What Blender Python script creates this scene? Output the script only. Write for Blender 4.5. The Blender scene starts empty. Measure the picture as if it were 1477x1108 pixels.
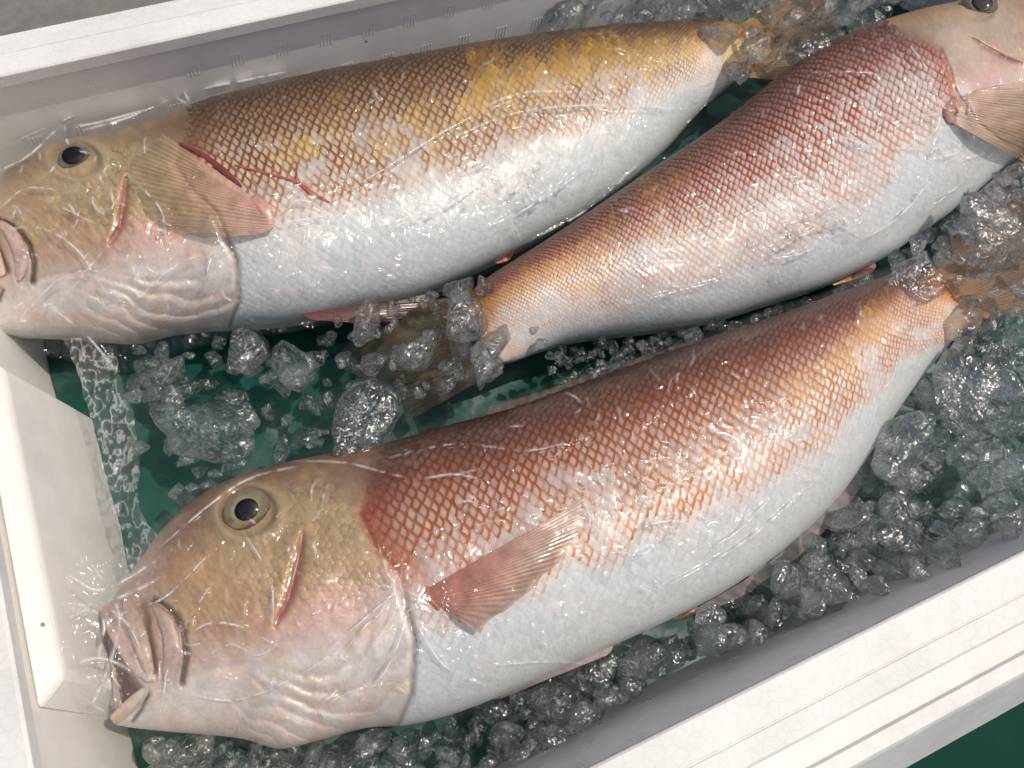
import bpy, math, random
import numpy as np
from mathutils import Matrix, Vector
random.seed(7); rng = np.random.default_rng(7)
scene = bpy.context.scene
col = scene.collection

# ------------------------------------------------------------------ camera
F, CX, CY = 1109.0, 738.5, 554.0           # focal length and centre in photo pixels
def unit(a): a = np.array(a, float); return a/np.linalg.norm(a)
vX = unit((4289, -1534, 1109)); vY = np.array((-1263, -2729, 1109.0)); vY = unit(vY - vX*(vY@vX)); vZ = np.cross(vX, vY)
RW = np.array([vX, vY, vZ])
FWD = RW@np.array([0, 0, 1.0]); CAM = np.array([0, 0, .07]) - FWD*.42
cam_d = bpy.data.cameras.new('camera'); cam = bpy.data.objects.new('camera', cam_d); col.objects.link(cam)
cam_d.sensor_width = 36; cam_d.lens = F/1477*36; cam_d.clip_start = .01; cam_d.clip_end = 100
rx, ry, rz = RW@np.array([1., 0, 0]), RW@np.array([0, -1., 0]), -FWD
cam.matrix_world = Matrix(((rx[0], ry[0], rz[0], CAM[0]), (rx[1], ry[1], rz[1], CAM[1]), (rx[2], ry[2], rz[2], CAM[2]), (0, 0, 0, 1)))
scene.camera = cam

# ------------------------------------------------------------------ sky, sun, exposure
SUN = unit((.40, -.10, .90))
elev = math.asin(SUN[2]); azim = math.atan2(SUN[0], SUN[1])
world = bpy.data.worlds.new('World'); scene.world = world; world.use_nodes = True
wn = world.node_tree.nodes; wl = world.node_tree.links
sky = wn.new('ShaderNodeTexSky'); sky.sky_type = 'NISHITA'; sky.sun_disc = False
sky.sun_elevation = elev; sky.sun_rotation = azim; sky.dust_density = 4.0; sky.air_density = .8; sky.ozone_density = .3
bg = wn['Background']; bg.inputs['Strength'].default_value = .15
wl.new(sky.outputs[0], bg.inputs[0])
sun_d = bpy.data.lights.new('sun', 'SUN'); sun = bpy.data.objects.new('sun', sun_d); col.objects.link(sun)
sun_d.energy = 3.1; sun_d.angle = math.radians(.6); sun_d.color = (1, .96, .90)
sun.rotation_euler = Vector(-SUN).to_track_quat('-Z', 'Y').to_euler()
scene.view_settings.view_transform = 'Standard'; scene.view_settings.look = 'None'
scene.view_settings.exposure = -.52; scene.view_settings.gamma = 1
scene.view_settings.use_white_balance = True; scene.view_settings.white_balance_temperature = 6750; scene.view_settings.white_balance_tint = 10
cy = scene.cycles
cy.max_bounces = 12; cy.transmission_bounces = 12; cy.transparent_max_bounces = 16; cy.glossy_bounces = 3; cy.diffuse_bounces = 5
cy.use_adaptive_sampling = True; cy.adaptive_threshold = .02
cy.sample_clamp_indirect = 4; cy.sample_clamp_direct = 0; cy.blur_glossy = .05; cy.use_denoising = True
cy.caustics_reflective = False; cy.caustics_refractive = True

# ------------------------------------------------------------------ helpers
def P(x, y, z):
    """photo pixel (x, y) at height z -> world point (arrays allowed)"""
    x = np.asarray(x, float); y = np.asarray(y, float); z = np.asarray(z, float)
    d = np.stack([(x-CX)/F, (y-CY)/F, np.ones_like(x)], -1)@RW.T
    return CAM + d*((z-CAM[2])/d[..., 2])[..., None]
def pxm(p):
    """metres covered by one photo pixel at world point p"""
    return float((np.asarray(p)-CAM)@FWD)/F
def lin(c):
    c = np.asarray(c, float)/255.0
    return np.where(c <= .04045, c/12.92, ((c+.055)/1.055)**2.4)
def smooth(a, b, x):
    t = np.clip((x-a)/(b-a+1e-12), 0, 1); return t*t*(3-2*t)
class VNoise:
    def __init__(s, seed): s.g = np.random.default_rng(seed).random((64, 64))
    def __call__(s, x, y):
        x = np.asarray(x, float); y = np.asarray(y, float)
        xi = np.floor(x).astype(int); yi = np.floor(y).astype(int); fx = x-xi; fy = y-yi
        fx = fx*fx*(3-2*fx); fy = fy*fy*(3-2*fy); g = s.g
        a = g[xi % 64, yi % 64]; b = g[(xi+1) % 64, yi % 64]; c = g[xi % 64, (yi+1) % 64]; d = g[(xi+1) % 64, (yi+1) % 64]
        return (a*(1-fx)+b*fx)*(1-fy)+(c*(1-fx)+d*fx)*fy
    def fbm(s, x, y, n=3):
        t = 0; a = .5; w = 0
        for i in range(n): t = t+a*s(x*2**i+17*i, y*2**i+5*i); w += a; a *= .5
        return t/w
vn1, vn2, vn3 = VNoise(1), VNoise(2), VNoise(3)
def pdist(x, y, poly):
    """distance to a polyline, position along it 0..1, signed side (+ = right of travel in the picture)"""
    poly = np.asarray(poly, float); seg = np.hypot(*(poly[1:]-poly[:-1]).T); tot = seg.sum(); acc = 0
    best = np.full(np.shape(x), 1e9); par = np.zeros(np.shape(x)); side = np.zeros(np.shape(x))
    for (a, b, L) in zip(poly[:-1], poly[1:], seg):
        ux, uy = (b-a)/L; dx, dy = x-a[0], y-a[1]
        t = np.clip(dx*ux+dy*uy, 0, L); ex, ey = dx-t*ux, dy-t*uy; d = np.hypot(ex, ey)
        m = d < best; best = np.where(m, d, best); par = np.where(m, (acc+t)/tot, par); side = np.where(m, ux*dy-uy*dx, side); acc += L
    return best, par, side
def inpoly(x, y, poly):
    poly = np.asarray(poly, float); r = np.zeros(np.shape(x), bool)
    for (x0, y0), (x1, y1) in zip(poly, np.roll(poly, -1, 0)):
        c = ((y0 > y) != (y1 > y)); r ^= c & (x < (x1-x0)*(y-y0)/(y1-y0+1e-9)+x0)
    return r
def blur(a, s):
    r = max(1, int(s*2.5)); k = np.exp(-.5*(np.arange(-r, r+1)/s)**2); k /= k.sum()
    a = np.pad(a, r, mode='edge')
    a = np.apply_along_axis(lambda m: np.convolve(m, k, 'valid'), 0, a)
    return np.apply_along_axis(lambda m: np.convolve(m, k, 'valid'), 1, a)
def spline(pts, n):
    """smooth curve (Catmull-Rom) through pts, n samples"""
    pts = np.asarray(pts, float); q = np.vstack([2*pts[0]-pts[1], pts, 2*pts[-1]-pts[-2]])
    t = np.linspace(0, len(pts)-1-1e-6, n); i = t.astype(int); f = (t-i)[:, None]
    p0, p1, p2, p3 = q[i], q[i+1], q[i+2], q[i+3]
    return .5*(2*p1+(p2-p0)*f+(2*p0-5*p1+4*p2-p3)*f**2+(3*p1-p0-3*p2+p3)*f**3)

def mesh(name, verts, faces, mat, parent=None, color=None, smooth_shade=True, world_co=True):
    me = bpy.data.meshes.new(name); verts = np.asarray(verts, float)
    if parent is not None and world_co: verts = verts-np.array(parent_origin(parent))
    me.from_pydata(verts.tolist(), [], faces.tolist() if hasattr(faces, 'tolist') else faces)
    me.materials.append(mat)
    if color is not None:
        ca = me.color_attributes.new('Col', 'FLOAT_COLOR', 'POINT')
        c = np.ones((len(verts), 4)); color = np.asarray(color); c[:, :color.shape[1]] = color
        ca.data.foreach_set('color', c.ravel())
    if smooth_shade: me.polygons.foreach_set('use_smooth', [True]*len(me.polygons))
    me.update()
    o = bpy.data.objects.new(name, me); col.objects.link(o)
    if parent is not None: o.parent = parent
    return o
def parent_origin(o):
    p = np.zeros(3)
    while o is not None: p += np.array(o.location); o = o.parent
    return p
def empty(name, loc):
    o = bpy.data.objects.new(name, None); o.empty_display_size = .02; o.location = loc; col.objects.link(o); return o
def tag(o, label, cat, group=None):
    o['label'] = label; o['category'] = cat
    if group: o['group'] = group
    return o
def gridfaces(n, m):
    i = np.arange(n-1)[:, None]*m+np.arange(m-1)[None]; i = i.ravel()
    return np.stack([i, i+1, i+m+1, i+m], 1)
def up_faces(v, f):
    """turn faces so that the first one looks upwards"""
    a, b, c = v[f[len(f)//2][0]], v[f[len(f)//2][1]], v[f[len(f)//2][2]]
    return f[:, ::-1] if np.cross(b-a, c-a)[2] < 0 else f
def box_mesh(b):
    """list of (x0,x1,y0,y1,z0,z1) -> verts, faces"""
    V = []; Fc = []
    for x0, x1, y0, y1, z0, z1 in b:
        k = len(V); V += [(x0, y0, z0), (x1, y0, z0), (x1, y1, z0), (x0, y1, z0), (x0, y0, z1), (x1, y0, z1), (x1, y1, z1), (x0, y1, z1)]
        Fc += [[k, k+3, k+2, k+1], [k+4, k+5, k+6, k+7], [k, k+1, k+5, k+4], [k+1, k+2, k+6, k+5], [k+2, k+3, k+7, k+6], [k+3, k, k+4, k+7]]
    return np.array(V), Fc

# ------------------------------------------------------------------ materials
def newmat(name):
    m = bpy.data.materials.new(name); m.use_nodes = True; n = m.node_tree.nodes; l = m.node_tree.links
    return m, n, l, n['Principled BSDF'], n['Material Output']
def node(n, t, **kw):
    x = n.new(t)
    for k, v in kw.items():
        if k in x.inputs: x.inputs[k].default_value = v
        else: setattr(x, k, v)
    return x
def m_foam(name, tint=(.80, .80, .78), seam=.75, bump=.35):
    m, n, l, b, o = newmat(name)
    tc = node(n, 'ShaderNodeTexCoord')
    nz = node(n, 'ShaderNodeTexNoise', Scale=40.0, Detail=3.0)
    vo = node(n, 'ShaderNodeTexVoronoi', feature='DISTANCE_TO_EDGE', Scale=190.0)
    l.new(tc.outputs['Object'], vo.inputs['Vector']); l.new(tc.outputs['Object'], nz.inputs['Vector'])
    r = node(n, 'ShaderNodeMapRange'); r.inputs['From Max'].default_value = .10; r.inputs['To Min'].default_value = seam
    l.new(vo.outputs['Distance'], r.inputs['Value'])
    r2 = node(n, 'ShaderNodeMapRange'); r2.inputs['To Min'].default_value = .9; r2.inputs['To Max'].default_value = 1.06
    l.new(nz.outputs['Fac'], r2.inputs['Value'])
    mu = node(n, 'ShaderNodeMath', operation='MULTIPLY'); l.new(r.outputs[0], mu.inputs[0]); l.new(r2.outputs[0], mu.inputs[1])
    mix = node(n, 'ShaderNodeMix', data_type='RGBA', blend_type='MULTIPLY'); mix.inputs['Factor'].default_value = 1
    mix.inputs['A'].default_value = (*tint, 1); l.new(mu.outputs[0], mix.inputs['B']); l.new(mix.outputs['Result'], b.inputs['Base Color'])
    b.inputs['Roughness'].default_value = .55
    sv = node(n, 'ShaderNodeTexVoronoi', feature='F1', Scale=26.0); l.new(tc.outputs['Object'], sv.inputs['Vector'])
    sr = node(n, 'ShaderNodeMapRange'); sr.inputs['From Min'].default_value = .018; sr.inputs['From Max'].default_value = .035; sr.inputs['To Min'].default_value = .25; l.new(sv.outputs['Distance'], sr.inputs['Value'])
    gz = node(n, 'ShaderNodeTexNoise', Scale=9.0, Detail=5.0, Roughness=.65); l.new(tc.outputs['Object'], gz.inputs['Vector'])
    gr = node(n, 'ShaderNodeMapRange'); gr.inputs['From Min'].default_value = .5; gr.inputs['From Max'].default_value = .75; gr.inputs['To Min'].default_value = 1.0; gr.inputs['To Max'].default_value = .78; l.new(gz.outputs['Fac'], gr.inputs['Value'])
    m2 = node(n, 'ShaderNodeMath', operation='MULTIPLY'); l.new(sr.outputs[0], m2.inputs[0]); l.new(gr.outputs[0], m2.inputs[1])
    mx = node(n, 'ShaderNodeMix', data_type='RGBA', blend_type='MULTIPLY'); mx.inputs['Factor'].default_value = 1; l.new(mix.outputs['Result'], mx.inputs['A']); l.new(m2.outputs[0], mx.inputs['B']); l.new(mx.outputs['Result'], b.inputs['Base Color'])
    bp = node(n, 'ShaderNodeBump', Strength=bump, Distance=.0006); l.new(mu.outputs[0], bp.inputs['Height']); l.new(bp.outputs[0], b.inputs['Normal'])
    return m
MAT_RIM = m_foam('foam_rim', seam=.94, bump=.6)
MAT_WALL = m_foam('foam_wall', tint=(.93, .905, .855), seam=.98, bump=.12)
def m_skin(name, rough=.34, bump=.3, scale=600.0, coat=.15, sss=0):
    m, n, l, b, o = newmat(name)
    a = node(n, 'ShaderNodeVertexColor', layer_name='Col'); tc = node(n, 'ShaderNodeTexCoord')
    nz = node(n, 'ShaderNodeTexNoise', Scale=scale, Detail=3.0); l.new(tc.outputs['Object'], nz.inputs['Vector'])
    r = node(n, 'ShaderNodeMapRange'); r.inputs['To Min'].default_value = .84; r.inputs['To Max'].default_value = 1.14; l.new(nz.outputs['Fac'], r.inputs['Value'])
    mix = node(n, 'ShaderNodeMix', data_type='RGBA', blend_type='MULTIPLY'); mix.inputs['Factor'].default_value = 1
    l.new(a.outputs['Color'], mix.inputs['A']); l.new(r.outputs[0], mix.inputs['B']); l.new(mix.outputs['Result'], b.inputs['Base Color'])
    b.inputs['Roughness'].default_value = rough
    if sss: b.inputs['Subsurface Weight'].default_value = sss; b.inputs['Subsurface Radius'].default_value = (.003, .0018, .0012); b.inputs['Subsurface Scale'].default_value = 1
    b.inputs['Coat Weight'].default_value = coat; b.inputs['Coat Roughness'].default_value = .12
    bp = node(n, 'ShaderNodeBump', Strength=bump, Distance=.0008); l.new(nz.outputs['Fac'], bp.inputs['Height']); l.new(bp.outputs[0], b.inputs['Normal'])
    return m
MAT_SKIN = m_skin('fish_skin'); MAT_SCALE = m_skin('fish_scale', rough=.42, bump=.15, scale=900, coat=.06, sss=0)
def m_fin(name, alpha):
    m = m_skin(name, rough=.4, bump=.2, coat=.3, sss=0); n = m.node_tree.nodes; l = m.node_tree.links
    b = n['Principled BSDF']; a = [x for x in n if x.type == 'VERTEX_COLOR'][0]
    mu = node(n, 'ShaderNodeMath', operation='MULTIPLY'); mu.inputs[1].default_value = alpha
    l.new(a.outputs['Alpha'], mu.inputs[0]); l.new(mu.outputs[0], b.inputs['Alpha'])
    return m
MAT_FIN = m_fin('fin_membrane', .95)
def m_plain(name, c, rough=.3, **kw):
    m, n, l, b, o = newmat(name); b.inputs['Base Color'].default_value = (*c, 1); b.inputs['Roughness'].default_value = rough
    for k, v in kw.items(): b.inputs[k.replace('_', ' ')].default_value = v
    tc = node(n, 'ShaderNodeTexCoord'); nz = node(n, 'ShaderNodeTexNoise', Scale=500.0); l.new(tc.outputs['Object'], nz.inputs['Vector'])
    bp = node(n, 'ShaderNodeBump', Strength=.08, Distance=.0004); l.new(nz.outputs['Fac'], bp.inputs['Height']); l.new(bp.outputs[0], b.inputs['Normal'])
    return m
MAT_PUPIL = m_plain('eye_pupil', (.004, .004, .005), .15)
MAT_CORNEA = m_plain('eye_cornea', (1, 1, 1), .03, Transmission_Weight=1.0, IOR=1.2)
def m_ice(name, rough=.0, bump=.3, pit=.6, frost=.05, trans=.2, k=1.0, gl=.11):
    """melting ice: refracting body, wet glinting pitted surface, a trace of white cracks inside"""
    m, n, l, b, o = newmat(name); n.remove(b)
    tc = node(n, 'ShaderNodeTexCoord')
    n1 = node(n, 'ShaderNodeTexNoise', Scale=1.5*k, Detail=2.0, Roughness=.5); l.new(tc.outputs['Object'], n1.inputs['Vector'])
    bp = node(n, 'ShaderNodeBump', Strength=bump, Distance=.006); l.new(n1.outputs['Fac'], bp.inputs['Height'])
    ge = node(n, 'ShaderNodeNewGeometry')
    n3 = node(n, 'ShaderNodeTexNoise', Scale=230.0, Detail=2.0, Roughness=.5, Distortion=1.0); l.new(ge.outputs['Position'], n3.inputs['Vector'])
    bq = node(n, 'ShaderNodeBump', Strength=pit, Distance=.0034); l.new(n3.outputs['Fac'], bq.inputs['Height']); l.new(bp.outputs[0], bq.inputs['Normal'])
    bg_ = node(n, 'ShaderNodeBump', Strength=pit*.22, Distance=.0034); l.new(n3.outputs['Fac'], bg_.inputs['Height']); l.new(bp.outputs[0], bg_.inputs['Normal'])
    g = node(n, 'ShaderNodeBsdfGlass', IOR=1.31, Roughness=rough); l.new(bg_.outputs[0], g.inputs['Normal'])
    g.inputs['Color'].default_value = (.985, .995, .99, 1)
    t = node(n, 'ShaderNodeBsdfTransparent'); t.inputs[0].default_value = (.97, .985, .98, 1)
    s_ = node(n, 'ShaderNodeBsdfGlossy', Roughness=.17); l.new(bq.outputs[0], s_.inputs['Normal'])
    d = node(n, 'ShaderNodeBsdfDiffuse'); d.inputs[0].default_value = (.80, .90, .87, 1); l.new(bq.outputs[0], d.inputs['Normal'])  # green light off the liner is mixed into the crack colour
    tr = node(n, 'ShaderNodeBsdfTranslucent'); tr.inputs[0].default_value = (.80, .90, .87, 1)
    dm = node(n, 'ShaderNodeMixShader'); dm.inputs[0].default_value = .5; l.new(d.outputs[0], dm.inputs[1]); l.new(tr.outputs[0], dm.inputs[2])
    n2 = node(n, 'ShaderNodeTexNoise', Scale=150.0, Detail=5.0, Roughness=.72, Distortion=1.5); l.new(ge.outputs['Position'], n2.inputs['Vector'])
    r = node(n, 'ShaderNodeMapRange'); r.inputs['From Min'].default_value = .56; r.inputs['From Max'].default_value = .63; r.inputs['To Min'].default_value = 0; r.inputs['To Max'].default_value = frost
    l.new(n2.outputs['Fac'], r.inputs['Value'])
    x1 = node(n, 'ShaderNodeMixShader'); x1.inputs[0].default_value = trans; l.new(g.outputs[0], x1.inputs[1]); l.new(t.outputs[0], x1.inputs[2])
    x2 = node(n, 'ShaderNodeMixShader'); l.new(r.outputs[0], x2.inputs[0]); l.new(x1.outputs[0], x2.inputs[1]); l.new(dm.outputs[0], x2.inputs[2])
    lw = node(n, 'ShaderNodeLayerWeight', Blend=.5); l.new(bq.outputs[0], lw.inputs['Normal'])
    pw = node(n, 'ShaderNodeMath', operation='POWER'); pw.inputs[1].default_value = 4.0; l.new(lw.outputs['Facing'], pw.inputs[0])
    ma = node(n, 'ShaderNodeMath', operation='MULTIPLY_ADD'); ma.inputs[1].default_value = .35; ma.inputs[2].default_value = gl; l.new(pw.outputs[0], ma.inputs[0])
    x3 = node(n, 'ShaderNodeMixShader'); l.new(ma.outputs[0], x3.inputs[0]); l.new(x2.outputs[0], x3.inputs[1]); l.new(s_.outputs[0], x3.inputs[2])
    l.new(x3.outputs[0], o.inputs['Surface'])
    return m
MAT_ICE = m_ice('clear_ice', frost=.30, trans=.45, gl=.08); MAT_ICE2 = m_ice('cloudy_ice', frost=.55, bump=.4, trans=.45); MAT_BED = m_ice('ice_bed', bump=.4, frost=.6, trans=.6, k=55.0)
def m_film(name, haze=.004, refl=.055, crease_glint=.82):
    """thin clear sheet; the wrinkles are in the mesh, creases are painted white for their glints"""
    m, n, l, b, o = newmat(name); n.remove(b)
    g = node(n, 'ShaderNodeBsdfGlossy', Roughness=.11)
    t = node(n, 'ShaderNodeBsdfTransparent'); t.inputs[0].default_value = (.985, .985, .98, 1)
    d = node(n, 'ShaderNodeBsdfDiffuse'); d.inputs[0].default_value = (.9, .9, .9, 1)
    # reflectance of a thin sheet, the same from both sides, rising towards grazing
    fr = node(n, 'ShaderNodeLayerWeight', Blend=.5)
    fp = node(n, 'ShaderNodeMath', operation='POWER'); fp.inputs[1].default_value = 4.0; l.new(fr.outputs['Facing'], fp.inputs[0])
    f2 = node(n, 'ShaderNodeMath', operation='MULTIPLY_ADD'); f2.inputs[1].default_value = .14; f2.inputs[2].default_value = refl; f2.use_clamp = True; l.new(fp.outputs[0], f2.inputs[0])
    f3_ = node(n, 'ShaderNodeMath', operation='MULTIPLY'); l.new(f2.outputs[0], f3_.inputs[0])
    va = node(n, 'ShaderNodeVertexColor', layer_name='Col'); sp = node(n, 'ShaderNodeSeparateColor'); l.new(va.outputs['Color'], sp.inputs[0]); l.new(sp.outputs[1], f3_.inputs[1])
    hz = node(n, 'ShaderNodeMath', operation='MULTIPLY_ADD'); hz.inputs[1].default_value = crease_glint; hz.inputs[2].default_value = haze; l.new(sp.outputs[0], hz.inputs[0])  # white diffuse along creases stands in for their glints
    x0 = node(n, 'ShaderNodeMixShader'); l.new(hz.outputs[0], x0.inputs[0]); l.new(t.outputs[0], x0.inputs[1]); l.new(d.outputs[0], x0.inputs[2])
    x1 = node(n, 'ShaderNodeMixShader'); l.new(f3_.outputs[0], x1.inputs[0]); l.new(x0.outputs[0], x1.inputs[1]); l.new(g.outputs[0], x1.inputs[2])
    l.new(x1.outputs[0], o.inputs['Surface'])
    return m
MAT_FILM = m_film('plastic_film'); MAT_FILM2 = m_film('crumpled_film', haze=.08)
def m_green(name, c, rough=.2, bump=.4):
    m, n, l, b, o = newmat(name); tc = node(n, 'ShaderNodeTexCoord')
    nz = node(n, 'ShaderNodeTexNoise', Scale=28.0, Detail=4.0); l.new(tc.outputs['Object'], nz.inputs['Vector'])
    cr = node(n, 'ShaderNodeValToRGB'); cr.color_ramp.elements[0].color = (*[k*.55 for k in c], 1); cr.color_ramp.elements[1].color = (*[k*1.35 for k in c], 1)
    l.new(nz.outputs['Fac'], cr.inputs[0]); l.new(cr.outputs[0], b.inputs['Base Color'])
    bp = node(n, 'ShaderNodeBump', Strength=bump, Distance=.01); l.new(nz.outputs['Fac'], bp.inputs['Height']); l.new(bp.outputs[0], b.inputs['Normal'])
    b.inputs['Roughness'].default_value = rough
    return m
MAT_LINER = m_green('green_liner', (.0012, .066, .052), .45, .25); MAT_TARP = m_green('green_tarp', (.0008, .045, .031), .7, .15); MAT_TARP.node_tree.nodes['Principled BSDF'].inputs['Specular IOR Level'].default_value = .12
def m_ground():
    m, n, l, b, o = newmat('ground'); tc = node(n, 'ShaderNodeTexCoord')
    nz = node(n, 'ShaderNodeTexNoise', Scale=120.0, Detail=6.0); l.new(tc.outputs['Object'], nz.inputs['Vector'])
    cr = node(n, 'ShaderNodeValToRGB'); cr.color_ramp.elements[0].color = (.13, .125, .115, 1); cr.color_ramp.elements[1].color = (.24, .23, .215, 1)
    l.new(nz.outputs['Fac'], cr.inputs[0]); l.new(cr.outputs[0], b.inputs['Base Color']); b.inputs['Roughness'].default_value = .8
    bp = node(n, 'ShaderNodeBump', Strength=.3, Distance=.003); l.new(nz.outputs['Fac'], bp.inputs['Height']); l.new(bp.outputs[0], b.inputs['Normal'])
    return m
MAT_GROUND = m_ground()

# ------------------------------------------------------------------ the setting
RIM = .12
XL, XR, YN, YF = -.2405, .47, -.181, .247       # inside faces of the box at the rim
V, Fc = box_mesh([(-6, 6, -6, 6, -.05, -.03)]); g = mesh('ground', V, Fc, MAT_GROUND, smooth_shade=False); g['kind'] = 'structure'

def tarp():
    x = np.linspace(-.55, .95, 90); y = np.linspace(-.9, .02, 70); X, Y = np.meshgrid(x, y, indexing='ij')
    Z = -.0245+.004*vn1.fbm(X*14, Y*14)+.002*vn2.fbm(X*60, Y*40); Z = np.minimum(Z, -.0205)
    v = np.stack([X, Y, Z], -1).reshape(-1, 3); f = up_faces(v, gridfaces(90, 70))
    tag(mesh('green_tarp', v, f, MAT_TARP), 'dark green glossy sheet lying under the white foam box', 'tarp')
tarp()

box = empty('foam_box', (.1, .03, -.02)); tag(box, 'white polystyrene foam fish box with stepped rim and no lid', 'box')
def sweep(name, prof, axis, a0, a1, mat, sgn, off, n=2):
    """profile of (distance outwards from the inner face, z) swept along one wall, closed"""
    V = []; k = len(prof)
    for a in np.linspace(a0, a1, n):
        for d, z in prof:
            V.append((a, off+sgn*d, z) if axis == 'x' else (off+sgn*d, a, z))
    Fc = [[i*k+j, i*k+(j+1) % k, (i+1)*k+(j+1) % k, (i+1)*k+j] for i in range(n-1) for j in range(k)]
    Fc += [list(range(k))[::-1], [(n-1)*k+j for j in range(k)]]
    V = np.array(V)
    import bmesh
    me = bpy.data.meshes.new(name); V = V-parent_origin(box); me.from_pydata(V.tolist(), [], Fc)
    bm = bmesh.new(); bm.from_mesh(me); bmesh.ops.recalc_face_normals(bm, faces=bm.faces); bm.to_mesh(me); bm.free()
    me.materials.append(mat); o = bpy.data.objects.new(name, me); col.objects.link(o); o.parent = box
    bv = o.modifiers.new('bevel', 'BEVEL'); bv.width = .0012; bv.segments = 2; bv.limit_method = 'ANGLE'
    return o
# wall below the rim
wallp = [(.003, RIM-.008), (-.001, -.02), (.045, -.02), (.035, RIM-.0605), (.022, RIM-.0605), (.022, RIM-.008)]
T = RIM
rimp = [(0, T-.0079), (0, T-.001), (.001, T), (.0150, T), (.0153, T-.0009), (.0158, T-.0009), (.0161, T-.0001), (.0250, T-.0012), (.0262, T-.0025), (.0262, T-.016),
        (.0385, T-.0165), (.0388, T-.0125), (.0450, T-.0125), (.0465, T-.0145), (.0660, T-.055), (.0660, T-.0600), (.0221, T-.0600), (.0221, T-.0079)]
for nm, ax, a0, a1, s, off in (('side_wall', 'x', XL-.04, XR+.04, -1, YN), ('side_wall', 'x', XL-.04, XR+.04, 1, YF), ('end_wall', 'y', YN-.002, YF+.002, -1, XL), ('end_wall', 'y', YN-.002, YF+.002, 1, XR)):
    inn = .018 if off == YN else .001           # draft of the inner face
    sweep(nm, [(d if k != 1 else -inn, z) for k, (d, z) in enumerate(wallp)], ax, a0, a1, MAT_WALL, s, off)
    sweep('rim', rimp, ax, a0 if ax == 'x' else a0-.0, a1, MAT_RIM, s, off)
V, Fc = box_mesh([(XL-.005, XR+.005, YN-.005, YF+.005, -.0195, .004)]); mesh('base', V, Fc, MAT_WALL, box, smooth_shade=False)
# tapered rib standing out from the end wall
def rib():
    y0, y1 = -.080, .094
    V = np.array([(XL-.002, y0, .0), (XL+.019, y0+.004, .0), (XL+.019, y1-.004, .0), (XL-.002, y1, .0),
                  (XL-.001, y0+.004, .106), (XL+.0075, y0+.016, .097), (XL+.0075, y1-.008, .097), (XL-.001, y1-.002, .106)])
    Fc = [[0, 3, 2, 1], [4, 5, 6, 7], [0, 1, 5, 4], [1, 2, 6, 5], [2, 3, 7, 6], [3, 0, 4, 7]]
    o = mesh('wall_rib', V, Fc, MAT_WALL, box, smooth_shade=False)
    bv = o.modifiers.new('bevel', 'BEVEL'); bv.width = .0025; bv.segments = 3
rib()
# embossed tick marks on the long walls
def marks(y, s):
    B = []; k = 0
    for row, z in enumerate((.094, .068, .045)):
        for i in range(26):
            x0 = XL+.02+i*.0275+(row % 2)*.0137
            for j in range(4):
                B.append((x0+j*.0022, x0+j*.0022+.0007, min(y+s*.001, y-s*.00024), max(y+s*.001, y-s*.00024), z-.004, z+.004))
    V, Fc = box_mesh(B)
    V[:, 0] += (V[:, 2]-.07)*.12
    inn = .018 if y == YN else .001; V[:, 1] += s*((.003+inn)*np.clip((V[:, 2]+.02)/(RIM+.012), 0, 1)-inn)
    o = mesh('embossed_marks', V, Fc, MAT_WALL, box, smooth_shade=False); o['kind'] = 'stuff'
marks(YF, 1); marks(YN, -1)

def liner():
    nx, ny = 150, 90; X, Y = np.meshgrid(np.linspace(XL+.0012, XR-.0012, nx), np.linspace(YN+.0012, YF-.0012, ny), indexing='ij')
    Z = .0085+.010*vn1.fbm(X*16, Y*16)+.005*vn3.fbm(X*45, Y*45)
    v = np.stack([X, Y, Z], -1).reshape(-1, 3)
    tag(mesh('green_liner', v, up_faces(v, gridfaces(nx, ny)), MAT_LINER), 'dark green plastic sheet covering the bottom of the foam box', 'liner')
liner()

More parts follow.
